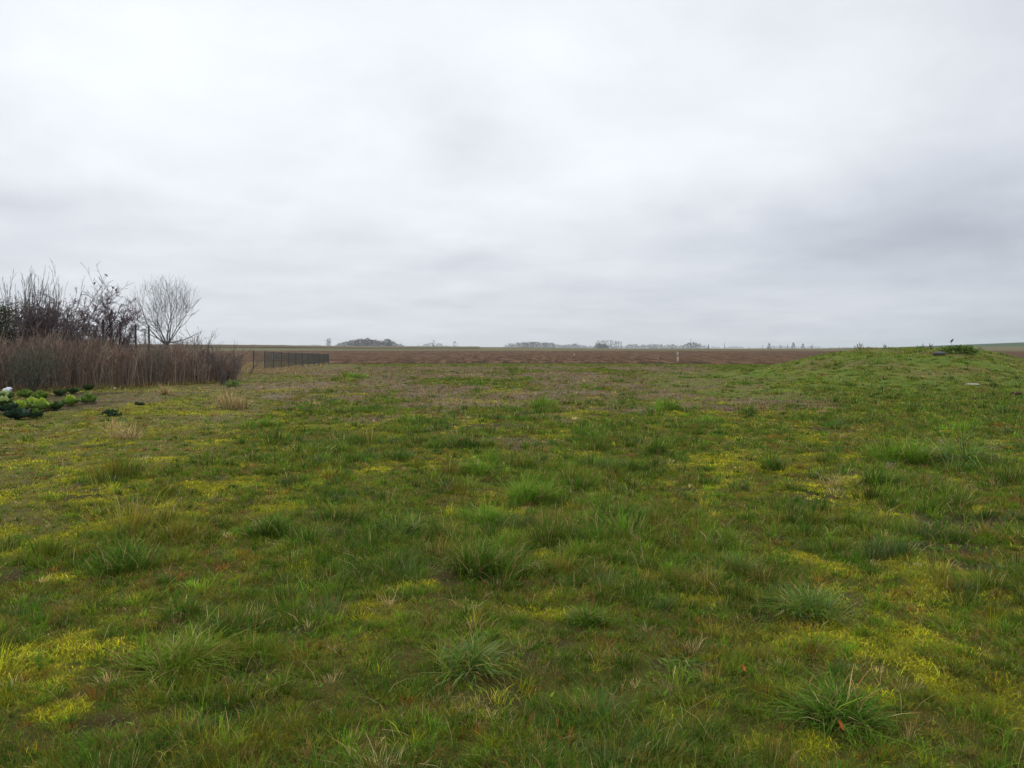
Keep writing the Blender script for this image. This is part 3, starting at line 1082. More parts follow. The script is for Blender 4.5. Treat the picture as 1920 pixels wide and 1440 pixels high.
def thicket():
    D = 35.0
    x, y, z = at(158, D)
    P = dict(up=0.03, wig=0.13, kids=[3, 2, 2], ratio=0.47, spread=0.75, rmin=0.0060)
    st = []
    for i in range(28):
        off = (-1.55 + 2.9 * (i + 0.5) / 28, rng.normal(0, 0.5), 0)
        st.append((off, (off[0] * 0.30 + rng.normal(0, 0.16), off[1] * 0.4, 1.2), (3.0 + rng.random() * 0.8) * (1 - 0.14 * abs(off[0])), 0.028))
    extra = []
    for bx, by in BIRDS:                      # the thin twigs the birds sit on
        X, Y, Z = at(bx, D, by)
        tip = np.array([X - x, Y - y, Z - z - 0.03])
        base = tip * np.array([0.42, 0.4, 0.66])
        mid = (tip + base) / 2 + rng.normal(0, 0.08, 3)
        m2 = (tip + mid) / 2 + rng.normal(0, 0.05, 3)
        m0 = (mid + base) / 2 + rng.normal(0, 0.07, 3)
        extra += [(*base, 0.014, *m0, 0.011, 1), (*m0, 0.011, *mid, 0.008, 1), (*mid, 0.008, *m2, 0.006, 1), (*m2, 0.006, *tip, 0.005, 1)]
        for q_ in (base, m0, m0, mid, mid, m2):
            grow(extra, q_, norm(np.array([rng.normal(0.1, 0.7), rng.normal(0, 0.5), 0.7])), 0.55 + 0.5 * rng.random(), 0.007, 2, 3, P)
    woody('bare_thicket', 'dense dark purplish leafless thicket with crossing twigs behind the hedge', 'shrub', (x, y, z), st, P, 3, (0.07, 0.055, 0.055), (0.095, 0.065, 0.072), extra=extra)
    st = []
    for i in range(17):
        off = (-1.3 + 2.6 * (i + 0.5) / 17, rng.normal(0, 0.4), 0)
        st.append((off, (off[0] * 0.25 + rng.normal(0, 0.16), off[1] * 0.4, 1.2), (2.8 + rng.random() * 0.5) * (1 - 0.08 * abs(off[0])), 0.028))
    x, y, z = at(62, 33.0)
    woody('bare_thicket', 'lower dark thicket among the tall shoots at the left edge', 'shrub', (x, y, z), st, P, 3, (0.07, 0.06, 0.055), (0.10, 0.075, 0.072))
    x, y, z = at(204, 35.5)
    P = dict(up=0.05, wig=0.08, kids=[2, 2, 1], ratio=0.5, spread=0.5, rmin=0.005)
    st = [((rng.normal(0, 0.25), rng.normal(0, 0.25), 0), (rng.normal(0.15, 0.25), rng.normal(0, 0.2), 1), 1.9 + rng.random() * 0.5, 0.020) for _ in range(9)]
    woody('bare_shrub', 'finer greyish leafless shrub leaning right beside the thicket', 'shrub', (x, y, z), st, P, 3, (0.08, 0.065, 0.065), (0.10, 0.078, 0.082))


thicket()


def shoots():
    x, y, z = at(55, 34)
    P = dict(up=0.10, wig=0.045, kids=[1, 1], ratio=0.42, spread=0.28, rmin=0.0055)
    st = []
    for i in range(46):
        off = (rng.normal(0, 0.75), rng.normal(0, 0.45), 1.0)
        st.append((off, (off[0] * 0.10 + 0.14 + rng.normal(0, 0.10), rng.normal(0, 0.12), 1.0), 2.3 + rng.random() * 1.2, 0.017))
    for i in range(7):
        off = (rng.normal(0, 0.5), rng.normal(0, 0.3), 0)
        st.append((off, (rng.normal(0, 0.1), 0, 1.0), 1.6, 0.05))
    woody('coppiced_tree', 'coppiced leafless tree with tall slender upright shoots at the left edge', 'tree', (x, y, z), st, P, 2, (0.10, 0.095, 0.085), (0.13, 0.125, 0.115))


shoots()


def leafy(name, label, cat, loc, rad, height, n, leaf, cols, group=None, trunkcol=(0.06, 0.05, 0.04), up=False, aspect=0.5):
    """shrub of many leaf faces on a few stems"""
    root = empty(name, loc)
    tag(root, label, cat, group)
    segs = []
    for i in range(7):
        a = rng.random() * 6.28
        p = np.array([0, 0, 0.0])
        q = np.array([math.cos(a) * rad * 0.5, math.sin(a) * rad * 0.5, height * (0.55 + 0.3 * rng.random())])
        segs.append((*p, 0.02 * height + 0.004, *(q * 0.5 + rng.normal(0, 0.03, 3)), 0.012 * height, 0))
        segs.append((*(q * 0.5), 0.012 * height, *q, 0.004, 0))
    seg_mesh('stems', segs, M['bark'], trunkcol, root, 5)
    # clumped leaves
    k = max(6, n // 45)
    ca = rng.random(k) * 6.283
    cr = np.sqrt(rng.random(k)) * rad * 0.85
    cz = height * (0.15 + 0.72 * rng.random(k))
    cr *= np.sqrt(np.clip(1.15 - (cz / height - 0.35) ** 2 * 2.2, 0.1, 1))
    idx = rng.integers(0, k, n)
    s = rad * 0.24
    P_ = np.stack([np.cos(ca[idx]) * cr[idx] + rng.normal(0, s, n), np.sin(ca[idx]) * cr[idx] + rng.normal(0, s, n), cz[idx] + rng.normal(0, min(s * 0.8, height * 0.13), n)], 1)
    P_[:, 2] = np.maximum(P_[:, 2], 0.02 + 0.05 * height * rng.random(n))
    a = rng.normal(0, 1, (n, 3))
    if up:
        a[:, 2] = np.abs(a[:, 2]) * 2.5 + 1
    a /= np.linalg.norm(a, axis=1, keepdims=True)
    b = np.cross(a, rng.normal(0, 1, (n, 3)))
    b /= np.linalg.norm(b, axis=1, keepdims=True)
    L = leaf * np.exp(rng.normal(0, 0.25, n))[:, None]
    V = np.stack([P_ - a * L / 2, P_ + b * L * aspect / 2, P_ + a * L / 2, P_ - b * L * aspect / 2], 1).reshape(-1, 3)
    Q = np.arange(n * 4).reshape(-1, 4)
    cc = np.array(cols)[rng.integers(0, len(cols), k)][idx] * np.exp(rng.normal(0, 0.2, n))[:, None]
    mesh_np('foliage', V, [Q], M['leaf'], np.repeat(cc, 4, 0), root)
    return root


def vegetation_left():
    x, y, z = at(-22, 31)
    leafy('evergreen_shrub', 'dark evergreen conifer cut off by the left edge, above the hedge', 'conifer', (x, y, z), 1.0, 3.65, 15000, 0.10,
          [(0.018, 0.034, 0.014), (0.03, 0.05, 0.012), (0.045, 0.058, 0.012)], aspect=0.35)
    x, y, z = at(62, 29.5)
    leafy('broom_bush', 'grey green twiggy bush growing into the left part of the hedge', 'bush', (x, y, z), 1.0, 1.85, 4200, 0.11,
          [(0.085, 0.09, 0.062), (0.10, 0.105, 0.075), (0.065, 0.075, 0.042)], up=True, aspect=0.12)
    x, y, z = at(95, 33)
    leafy('ivy_bush', 'dark ivy covered bush low under the purplish thicket', 'bush', (x, y, z), 1.5, 2.5, 5200, 0.08,
          [(0.03, 0.036, 0.026), (0.04, 0.044, 0.034), (0.05, 0.034, 0.028)], aspect=0.5)
    x, y, z = at(435, 33.5)
    leafy('weed_clump', 'bright green leafy clump at the right end of the hedge', 'weed', (x, y, z), 0.33, 0.26, 900, 0.06,
          [(0.10, 0.16, 0.03), (0.13, 0.19, 0.035)], aspect=0.5)
    for px, py, r_, hh, lab in ((210, 781, 0.24, 0.16, 'dark green weed rosette on the lawn near the cabbages'),
                                (262, 760, 0.10, 0.07, 'tiny dark weed on the lawn right of the cabbages')):
        x, y = G(px, py)
        leafy('weed_clump', lab, 'weed', (x, y, float(H(x, y))), r_, hh, 340, 0.075, [(0.022, 0.045, 0.018), (0.035, 0.06, 0.022)], aspect=0.4)
    # wispy growth above and at the end of the hedge
    P = dict(up=0.05, wig=0.07, kids=[2, 1, 1], ratio=0.5, spread=0.5, rmin=0.005)
    for px, d, n, L, spx, lab in ((402, 37.0, 26, 1.5, 0.5, 'greyish leafless shrub closing the right end of the brown hedge'),
                                  (436, 38.0, 12, 1.15, 0.35, 'low thin leafless shrub past the right end of the hedge'),
                                  (365, 39.5, 13, 2.15, 0.45, 'wispy sapling poking above the hedge right of the goblet tree'),
                                  (335, 41.0, 6, 2.0, 0.25, 'few thin shoots at the foot of the goblet tree')):
        x, y, z = at(px, d)
        st = [((rng.normal(0, spx), rng.normal(0, 0.3), 0), (rng.normal(0, 0.2), rng.normal(0, 0.2), 1), L * (0.75 + 0.3 * rng.random()), 0.014) for _ in range(n)]
        woody('bare_shrub', lab, 'shrub', (x, y, z), st, P, 2, (0.085, 0.07, 0.06), (0.10, 0.082, 0.075), group='leafless shrubs along the hedge')
    # dark stump at the hedge end
    x, y, z = at(419, 35)
    V, Q = tubes([(0, 0, -0.05, 0.13, 0.01, 0, 0.30, 0.11), (0.01, 0, 0.30, 0.11, 0.03, 0, 0.62, 0.07)], 9)
    V = V + rng.normal(0, 0.012, V.shape)
    caps = np.array([[9, 10, 11, 12]])
    o = mesh_np('stump', V, [Q, np.array([[27, 28, 29, 30], [27, 30, 31, 32]]), np.array([[27, 32, 33], [27, 33, 34], [27, 34, 35]])], M['post'], loc=(x, y, z))
    tag(o, 'dark stump behind the green clump at the right end of the hedge', 'stump')


vegetation_left()


def hedge():
    P0, P1 = np.array([-20.8, 27.6]), np.array([-13.4, 38.3])
    n = 8000
    t = rng.random(n) ** 1.25
    wdt = rng.normal(0, 0.36, n)
    dirv = (P1 - P0) / np.linalg.norm(P1 - P0)
    nrm = np.array([-dirv[1], dirv[0]])
    p = P0 + (P1 - P0) * t[:, None] + nrm * wdt[:, None]
    x, y = p[:, 0], p[:, 1]
    z = H(x, y)
    px = CX + F * x / y
    top = np.interp(px, [-60, 60, 160, 240, 330, 400, 450], [1.85, 1.82, 1.78, 1.68, 1.60, 1.30, 0.75])
    h = top * np.exp(rng.normal(0, 0.13, n)) * (1 - 0.42 * rng.random(n) ** 2) * (0.80 + 0.42 * fbm(t * 12, wdt * 0.6, 0.45, 143, 3))
    a = rng.random(n) * 6.283
    ln = 0.08 + 0.26 * rng.random(n) ** 1.5
    segs = []
    p0 = np.stack([x, y, z - 0.02], 1)
    k1 = p0 + np.stack([np.cos(a) * ln * h * 0.35 + rng.normal(0, .03, n), np.sin(a) * ln * h * 0.35, h * 0.5], 1)
    k2 = p0 + np.stack([np.cos(a) * ln * h + rng.normal(0, .05, n), np.sin(a) * ln * h, h], 1)
    r0 = 0.0068 * np.exp(rng.normal(0, 0.3, n))
    S1 = np.concatenate([p0, r0[:, None], k1, r0[:, None] * 0.8], 1)
    S2 = np.concatenate([k1, r0[:, None] * 0.8, k2, r0[:, None] * 0.35], 1)
    # side twigs
    m = n * 4
    j = rng.integers(0, n, m)
    tt = 0.25 + 0.7 * rng.random(m)
    b = p0[j] + (k2 - p0)[j] * tt[:, None]
    e = b + np.stack([rng.normal(0, 0.16, m), rng.normal(0, 0.16, m), 0.12 + 0.22 * rng.random(m)], 1)
    S3 = np.concatenate([b, np.full((m, 1), 0.005), e, np.full((m, 1), 0.003)], 1)
    S = np.concatenate([S1, S2, S3])
    V, Q = tubes(S, 3)
    pal = np.array([(0.225, 0.135, 0.100), (0.18, 0.118, 0.098), (0.27, 0.20, 0.15), (0.15, 0.135, 0.10), (0.36, 0.29, 0.21)])
    cst = pal[rng.choice(5, n, p=[0.31, 0.24, 0.19, 0.14, 0.12])] * 1.15 * np.exp(rng.normal(0, 0.30, n))[:, None]
    patch = fbm(x, y, 1.6, 141, 3)
    cst = mixc(cst, np.array((0.16, 0.15, 0.12)), sstep(0.5, 0.7, patch) * 0.6)
    cc = np.concatenate([cst, cst, cst[j] * 0.95])
    root = empty('hedge', (float(P0[0] + P1[0]) / 2, float(P0[1] + P1[1]) / 2, 0))
    tag(root, 'long brown hedge of dense dry upright stems at left', 'hedge')
    o = mesh_np('stems', V - np.array(root.location), [Q], M['stems'], np.repeat(cc, 6, 0), root)
    # litter and old grass at its foot
    B = Blades(True)
    n = 9000
    t = rng.random(n)
    p = P0 + (P1 - P0) * t[:, None] + nrm * (rng.normal(-0.35, 0.45, n))[:, None]
    x, y = p[:, 0], p[:, 1]
    c = np.where((rng.random(n) < 0.45)[:, None], C['straw'] * 0.62, np.where((rng.random(n) < 0.6)[:, None], C['brown'], C['olive']))
    B.add(x, y, H(x, y), 0.16 * np.exp(rng.normal(0, 0.5, n)), 0.014, rng.random(n) * 6.28, 0.3 + 0.5 * rng.random(n), rng.random(n), jitter(c, 0.25), None)
    o = B.build('dry_litter', M['grass'])
    tag(o, 'tan dead grass and litter along the foot of the brown hedge', 'dead grass', kind='stuff')


hedge()


def fence_foot_grass():
    """rough bleached grass under and before the mesh fence"""
    B = Blades()
    n = 15000
    y = 50 + 34 * rng.random(n) ** 1.1
    x = -0.268 * y - 2.0 + rng.normal(0, 1.7, n) - 2.2 * rng.random(n)
    c = np.where((rng.random(n) < 0.5)[:, None], C['straw'] * 0.72, np.where((rng.random(n) < 0.5)[:, None], C['purple'], C['brown']))
    B.add(x, y, H(x, y), 0.22 * np.exp(rng.normal(0, 0.4, n)), 0.03, rng.random(n) * 6.28, 0.3 + 0.5 * rng.random(n), rng.random(n), jitter(c, 0.2), None)
    o = B.build('rough_grass', M['grass'])
    tag(o, 'bleached rough grass along the foot of the green mesh fence', 'dead grass', kind='stuff')


fence_foot_grass()

# ------------------------------------------------------------------ fences, posts, stakes


def box_bm(V, Q, cx, cy, z0, z1, sx, sy, rz=0.0, taper=1.0):
    b = len(V)
    c, s = math.cos(rz), math.sin(rz)
    for z, k in ((z0, 1.0), (z1, taper)):
        for ux, uy in ((-1, -1), (1, -1), (1, 1), (-1, 1)):
            X, Y = ux * sx / 2 * k, uy * sy / 2 * k
            V.append((cx + X * c - Y * s, cy + X * s + Y * c, z))
    Q += [(b, b + 3, b + 2, b + 1), (b + 4, b + 5, b + 6, b + 7)] + [(b + i, b + (i + 1) % 4, b + 4 + (i + 1) % 4, b + 4 + i) for i in range(4)]


def pole(name, mat, parent, x, y, z0, z1, r, lean=(0, 0), sides=8, top=True):
    V, Q = tubes([(x, y, z0, r, x + lean[0] * 0.5, y + lean[1] * 0.5, (z0 + z1) / 2, r * 0.97), (x + lean[0] * 0.5, y + lean[1] * 0.5, (z0 + z1) / 2, r * 0.97, x + lean[0], y + lean[1], z1, r * 0.9),
                  (x + lean[0], y + lean[1], z1, r * 0.9, x + lean[0], y + lean[1], z1 + r * 0.3, r * 0.1)], sides)
    return mesh_np(name, V, [Q], mat, None, parent)


def mesh_fence():
    P = [(-17.62, 54.8)]
    q0, q1 = np.array([-16.95, 55.1]), np.array([-18.15, 79.5])
    for k in range(11):
        P.append(tuple(q0 + (q1 - q0) * k / 10))
    bx, by = P[5]
    root = empty('mesh_fence', (bx, by, 0))
    tag(root, 'dark green welded mesh fence with thin posts running back to the ploughed field', 'fence')
    L = np.array([bx, by, 0])
    for i, (x, y) in enumerate(P):
        z = float(H(x, y))
        pole('post', M['green_metal'], root, x - bx, y - by, z - 0.1, z + 1.45 - 0.035 * i, 0.045 if i in (0, 11) else 0.034)
    for i in range(0, 11):
        a, b = np.array(P[i]), np.array(P[i + 1])
        za, zb = float(H(*a)), float(H(*b))
        top = 1.38 - 0.035 * i
        segs = []
        n = 50 if i else 16
        for k in range(n + 1):
            t = k / n
            p = a + (b - a) * t
            z = za + (zb - za) * t
            segs.append((p[0] - bx, p[1] - by, z + 0.22, 0.0036, p[0] - bx, p[1] - by, z + top, 0.0036))
        for hz in np.arange(0.22, top + 0.01, 0.19):
            segs.append((a[0] - bx, a[1] - by, za + hz, 0.0045, b[0] - bx, b[1] - by, zb + hz, 0.0045))
        V, Q = tubes(segs, 4)
        mesh_np('mesh_panel', V, [Q], M['green_metal'], None, root)


mesh_fence()


def garden_fence():
    pts = [(195, 33.6, 600), (226, 36.2, 603), (255, 39.6, 608), (281, 41.8, 610)]
    x0, y0, _ = at(238, 38)
    root = empty('garden_fence', (x0, y0, 0))
    tag(root, 'row of four tall dark wooden fence posts with wires behind the brown hedge', 'fence')
    tops = []
    for px, d, py in pts:
        x, y, z = at(px, d, py)
        pole('post', M['post'], root, x - x0, y - y0, float(H(x, y)) - 0.2, z, 0.055, lean=(rng.normal(0, 0.03), 0))
        tops.append((x - x0, y - y0, z))
    for dz in (0.15, 0.75, 1.3):
        segs = [(*(np.array(a) - (0, 0, dz)), 0.0022, *(np.array(b) - (0, 0, dz)), 0.0022) for a, b in zip(tops[:-1], tops[1:])]
        V, Q = tubes(segs, 4)
        mesh_np('wire', V, [Q], M['green_metal'], None, root)
    x, y, z = at(273, 46, 616)
    r2 = empty('pale_post', (x, y, float(H(x, y))))
    tag(r2, 'slim pale blue grey post between the last two dark fence posts', 'post')
    hz = z - float(H(x, y))
    pole('shaft', M['pale_post'], r2, 0, 0, -0.1, hz - 0.1, 0.04)
    V, Q = [], []
    box_bm(V, Q, -0.06, 0, hz - 0.13, hz, 0.26, 0.05)
    mesh_np('bracket', np.array(V), [np.array(Q)], M['pale_post'], None, r2)


garden_fence()


def stakes():
    for px, d, wid, hgt, mat, lab in ((1271, 85.2, 0.17, 1.22, 'stake', 'tall pale wooden stake at the near edge of the ploughed field'),
                                      (1077, 130, 0.17, 0.50, 'stake', 'small pale peg standing out in the ploughed soil'),
                                      (1234, 100, 0.09, 0.45, 'stake', 'short dull peg in the soil left of the tall stake'),
                                      (512.5, 98, 0.20, 0.85, 'pale_post', 'whitish stake showing behind the green mesh fence')):
        x, y, z = at(px, d)
        V, Q = [], []
        box_bm(V, Q, 0, 0, -0.1, hgt * 0.55, wid, wid * 0.6, 0.3, 0.92)
        box_bm(V, Q, -0.012, 0.0, hgt * 0.55, hgt * 0.93, wid * 0.92, wid * 0.55, 0.3, 0.94)
        box_bm(V, Q, -0.02, 0.0, hgt * 0.93, hgt, wid * 0.86, wid * 0.5, 0.3, 0.45)
        o = mesh_np('stake', np.array(V), [np.array(Q)], M[mat], None, loc=(x, y, z))
        o.rotation_euler = (0.02, -0.035, 0)
        tag(o, lab, 'stake', 'stakes at the field')


stakes()

# ------------------------------------------------------------------ cabbages


def leaf_sheet(L, W, curl, cup, n=9, m=7, seed=0):
    """rounded leaf: base at origin, reaching along +X, curling upwards"""
    r = np.random.default_rng(seed)
    V = []
    ph = r.random() * 6
    for i in range(n):
        t = i / (n - 1)
        half = W * (math.sin(math.pi * (0.10 + 0.83 * t)) ** 0.75) / 2
        for j in range(m):
            s = j / (m - 1) * 2 - 1
            ang = curl * t
            xx = L * math.sin(ang) / max(curl, .01) if curl > 0.01 else L * t
            zz = L * (1 - math.cos(ang)) / max(curl, .01)
            ruf = 0.10 * W * (abs(s) ** 2) * math.sin(t * 9 + s * 3 + ph) + 0.02 * W * math.sin(t * 17 + s * 9 + ph)
            V.append((xx, s * half, zz + cup * W * s * s + ruf + 0.02))
    V = np.array(V)
    f = grid_faces(m, n)
    return V, f


def rot(V, rz, ry=0.0):
    c, s = math.cos(ry), math.sin(ry)
    V = np.stack([V[:, 0] * c + V[:, 2] * s, V[:, 1], -V[:, 0] * s + V[:, 2] * c], 1)
    c, s = math.cos(rz), math.sin(rz)
    return np.stack([V[:, 0] * c - V[:, 1] * s, V[:, 0] * s + V[:, 1] * c, V[:, 2]], 1)


def cabbage_meshes(seed, headc, outc, spread, hs):
    r = np.random.default_rng(seed)
    Vs, Fs, n, Cc = [], [], 0, []
    # heart: overlapping wrapped leaves round a ball
    for k in range(11):
        V, f = leaf_sheet(0.30 * hs, 0.25 * hs, 1.3 + 0.9 * r.random(), 0.28, seed=seed * 31 + k)
        V = V * np.array([1, 1, 1.0]) + np.array([-0.16 * hs, 0, 0.03 + 0.004 * k])
        V[:, 0] = np.abs(V[:, 0]) * 0.0 + V[:, 0]
        V = rot(V, k * 2.4 + r.random(), -0.15 * r.random())
        Vs.append(V)
        Fs.append(f + n)
        n += len(V)
        Cc.append(np.repeat((np.array(headc) * math.exp(r.normal(0, 0.12)))[None], len(V), 0))
    # core ball
    u = np.linspace(0, math.pi, 9)
    v = np.linspace(0, 2 * math.pi, 15)
    U, W = np.meshgrid(u, v, indexing='ij')
    rad = 0.075 * hs * (1 + 0.06 * np.sin(3 * W + U * 2))
    V = np.stack([rad * np.sin(U) * np.cos(W), rad * np.sin(U) * np.sin(W), 0.08 * hs + rad * 0.95 * np.cos(U)], -1).reshape(-1, 3)
    Vs.append(V)
    Fs.append(grid_faces(15, 9) + n)
    n += len(V)
    Cc.append(np.repeat(np.array(headc)[None] * 1.1, len(V), 0))
    head = (np.concatenate(Vs), np.concatenate(Fs), np.concatenate(Cc))
    Vs, Fs, n, Cc = [], [], 0, []
    for k in range(13):
        L = spread * (0.75 + 0.4 * r.random())
        V, f = leaf_sheet(L, L * 0.85, 0.5 + 0.7 * r.random(), 0.10, seed=seed * 57 + k)
        V = rot(V, k * 2.4 + r.random() * 0.6, -(0.0 + 0.35 * r.random()))
        V += np.array([0, 0, 0.03])
        Vs.append(V)
        Fs.append(f + n)
        n += len(V)
        Cc.append(np.repeat((np.array(outc) * math.exp(r.normal(0, 0.22)))[None], len(V), 0))
    return head, (np.concatenate(Vs), np.concatenate(Fs), np.concatenate(Cc))


LIME, GRN, DRK, TEAL, PALE = (0.33, 0.42, 0.05), (0.13, 0.21, 0.035), (0.040, 0.078, 0.018), (0.024, 0.050, 0.026), (0.42, 0.50, 0.18)
CAB = [
    (77, 772, 1.25, LIME, GRN, 'brightest lime green cabbage, in front of the patch'),
    (60, 764, 1.0, LIME, GRN, 'yellow green cabbage just left behind the brightest one'),
    (38, 772, 1.1, LIME, GRN, 'yellow green cabbage above the dark teal leaves at front'),
    (47, 746, 1.0, GRN, GRN, 'cabbage with one pale leaf, back row left'),
    (9, 750, 1.05, PALE, DRK, 'pale green cabbage under the white bag at the left edge'),
    (7, 764, 1.05, PALE, DRK, 'whitish green cabbage at the left edge, second row'),
    (76, 750, 1.05, GRN, GRN, 'mid green cabbage behind the brightest one'),
    (133, 761, 1.05, LIME, GRN, 'lone yellow topped cabbage right of the middle'),
    (166, 757, 1.05, GRN, GRN, 'rightmost cabbage, dark below with a green top'),
    (112, 742, 0.95, DRK, DRK, 'dark cabbage at the back, left of three dark ones'),
    (137, 738, 0.95, DRK, DRK, 'dark cabbage at the back, middle of three dark ones'),
    (165, 732, 1.05, DRK, DRK, 'dark cabbage farthest back against the hedge'),
    (104, 769, 1.05, DRK, DRK, 'dark green cabbage between the bright one and the lone yellow one'),
    (14, 775, 1.1, DRK, TEAL, 'dark cabbage low at the left edge'),
    (32, 788, 1.25, TEAL, TEAL, 'dark teal cabbage nearest the camera'),
    (66, 786, 0.8, GRN, TEAL, 'small cabbage with a flat grey green leaf at the front'),
]
for i, (px, py, sc_, hc, oc, lab) in enumerate(CAB):
    x, y = G(px, py)
    hs = 1.0 if hc not in (TEAL, DRK) else 0.7
    hd, ol = cabbage_meshes(200 + i, hc, oc, 0.30 if hc in (TEAL, DRK) else 0.30, hs * 1.0)
    root = empty('cabbage', (x, y, float(H(x, y)) - 0.01), rng.random() * 6)
    root.scale = (sc_ * 1.0, sc_ * 1.0, sc_ * 0.85)
    tag(root, lab, 'cabbage', 'cabbages in the vegetable patch')
    mesh_np('head', hd[0], [hd[1]], M['leaf'], hd[2], root, smooth=True)
    mesh_np('outer_leaves', ol[0], [ol[1]], M['leaf'], ol[2], root, smooth=True)

# ------------------------------------------------------------------ small things


def lump(name, px, py, w, dep, h, mat, label, cat, seed, group=None, sink=0.2, flat=False):
    x, y = G(px, py)
    r = np.random.default_rng(seed)
    u = np.linspace(0, math.pi, 13)
    v = np.linspace(0, 2 * math.pi, 21)
    U, W = np.meshgrid(u, v, indexing='ij')
    k = 1 + 0.16 * np.sin(2 * W + seed) * np.sin(U) + 0.10 * np.sin(5 * W + 2 * U + seed) * np.sin(U) + 0.07 * np.cos(4 * U + seed)
    p = 0.75
    sx = np.sign(np.cos(W)) * np.abs(np.cos(W)) ** p * np.sin(U)
    sy = np.sign(np.sin(W)) * np.abs(np.sin(W)) ** p * np.sin(U)
    V = np.stack([sx * k * w / 2, sy * k * dep / 2, np.cos(U) * h / 2 * k + h / 2 * (1 - 2 * sink)], -1).reshape(-1, 3)
    o = mesh_np(name, V, [grid_faces(21, 13)], mat, None, smooth=True, loc=(x, y, float(H(x, y))))
    return tag(o, label, cat, group)


lump('boulder', 1760, 667, 0.5, 0.4, 0.26, M['rock'], 'dark boulder on top of the mound left of the leafy green weeds', 'boulder', 1)
lump('stone_slab', 1822, 723, 0.42, 0.3, 0.09, M['pale_rock'], 'pale flat stone lying on the lower right slope of the mound', 'stone', 2)
lump('earth_clod', 1905, 742, 0.30, 0.25, 0.16, M['clod'], 'dark brown earth clod at the right edge before the mound', 'clod', 3)
lump('pale_stone', 215, 730, 0.10, 0.08, 0.09, M['pale_rock'], 'small whitish stone at the hedge foot right of the cabbages', 'stone', 5, 'small pale stones by the vegetable patch')
lump('pale_stone', 168, 757, 0.08, 0.06, 0.06, M['pale_rock'], 'small pale stone in front of the rightmost cabbage', 'stone', 6, 'small pale stones by the vegetable patch')
lump('pale_stone', 151, 729, 0.08, 0.06, 0.08, M['pale_rock'], 'small pale stone between the dark cabbages at the back', 'stone', 7, 'small pale stones by the vegetable patch')


def bag():
    x, y = G(13, 739)
    r = np.random.default_rng(4)
    u = np.linspace(0, math.pi, 17)
    v = np.linspace(0, 2 * math.pi, 29)
    U, W = np.meshgrid(u, v, indexing='ij')
    k = 1 + 0.18 * np.sin(3 * W + 2 * U) + 0.13 * np.sin(7 * W - 3 * U) + 0.1 * np.sin(11 * U + 2 * W)
    V = np.stack([np.sin(U) * np.cos(W) * k * 0.17, np.sin(U) * np.sin(W) * k * 0.12, 0.09 + np.cos(U) * 0.10 * k + 0.06 * np.cos(W) * np.sin(U)], -1).reshape(-1, 3)
    o = mesh_np('plastic_bag', V, [grid_faces(29, 17)], M['white'], None, loc=(x, y, float(H(x, y)) + 0.02))
    tag(o, 'crumpled white bag behind the cabbages at the left edge', 'bag')


bag()

for px, py, lab, s in ((1385, 1280, 'small orange fallen leaf in the grass, upper one at lower right', 0.035), (1566, 1398, 'small orange fallen leaf below the star shaped tussock', 0.04)):
    x, y = G(px, py)
    V, f = leaf_sheet(s, s * 0.8, 0.8, 0.2, seed=3)
    o = mesh_np('fallen_leaf', V + np.array([0, 0, 0.035]), [f], M['orange_leaf'], None, smooth=True, loc=(x, y, float(H(x, y)) + 0.01))
    o.rotation_euler = (0.3, -0.5, 2.2)
    tag(o, lab, 'leaf', 'orange fallen leaves')


def bird(px, py, label, yaw):
    x, y, z = at(px, 35.0, py)
    ts = np.linspace(0, 1, 17)
    prof = np.interp(ts, [0, .06, .12, .2, .27, .33, .5, .66, .75, .8, .93, 1.0], [.001, .004, .018, .029, .026, .024, .040, .034, .020, .013, .013, .001])
    flat = np.interp(ts, [0, .7, .8, 1], [1, 1, .45, .3])
    cx = -0.075 + 0.165 * ts
    cz = np.interp(ts, [0, .2, .35, .6, .8, 1], [.040, .042, .026, .0, -.028, -.052])
    m = 10
    V = []
    for i in range(len(ts)):
        for j in range(m):
            a = j / m * 2 * math.pi
            V.append((cx[i], math.cos(a) * prof[i], cz[i] + math.sin(a) * prof[i] * flat[i]))
    Q = []
    for i in range(len(ts) - 1):
        for j in range(m):
            Q.append((i * m + j, i * m + (j + 1) % m, (i + 1) * m + (j + 1) % m, (i + 1) * m + j))
    V = np.array(V)
    Vl, Ql = tubes([(0.0, 0.012, -0.03, .003, 0.0, .014, -.062, .002), (0.0, -0.012, -0.03, .003, 0.0, -.014, -.062, .002)], 4)
    Q = np.concatenate([np.array(Q), Ql + len(V)])
    V = np.concatenate([V, Vl])
    o = mesh_np('bird', V, [Q], M['feather'], None, smooth=True, loc=(x, y, z + 0.02))
    o.rotation_euler = (0, 0, yaw)
    tag(o, label, 'bird', 'small dark birds on the thicket')


bird(203, 518, 'small dark bird perched highest, on a thin twig above the thicket', 0.6)
bird(181, 533, 'small dark bird on the thicket, leftmost of the four', 2.6)
bird(215, 541, 'small dark bird on the right twigs, upper one of the close pair', 1.2)
bird(221, 545, 'small dark bird farthest right, lower one of the close pair', 2.4)


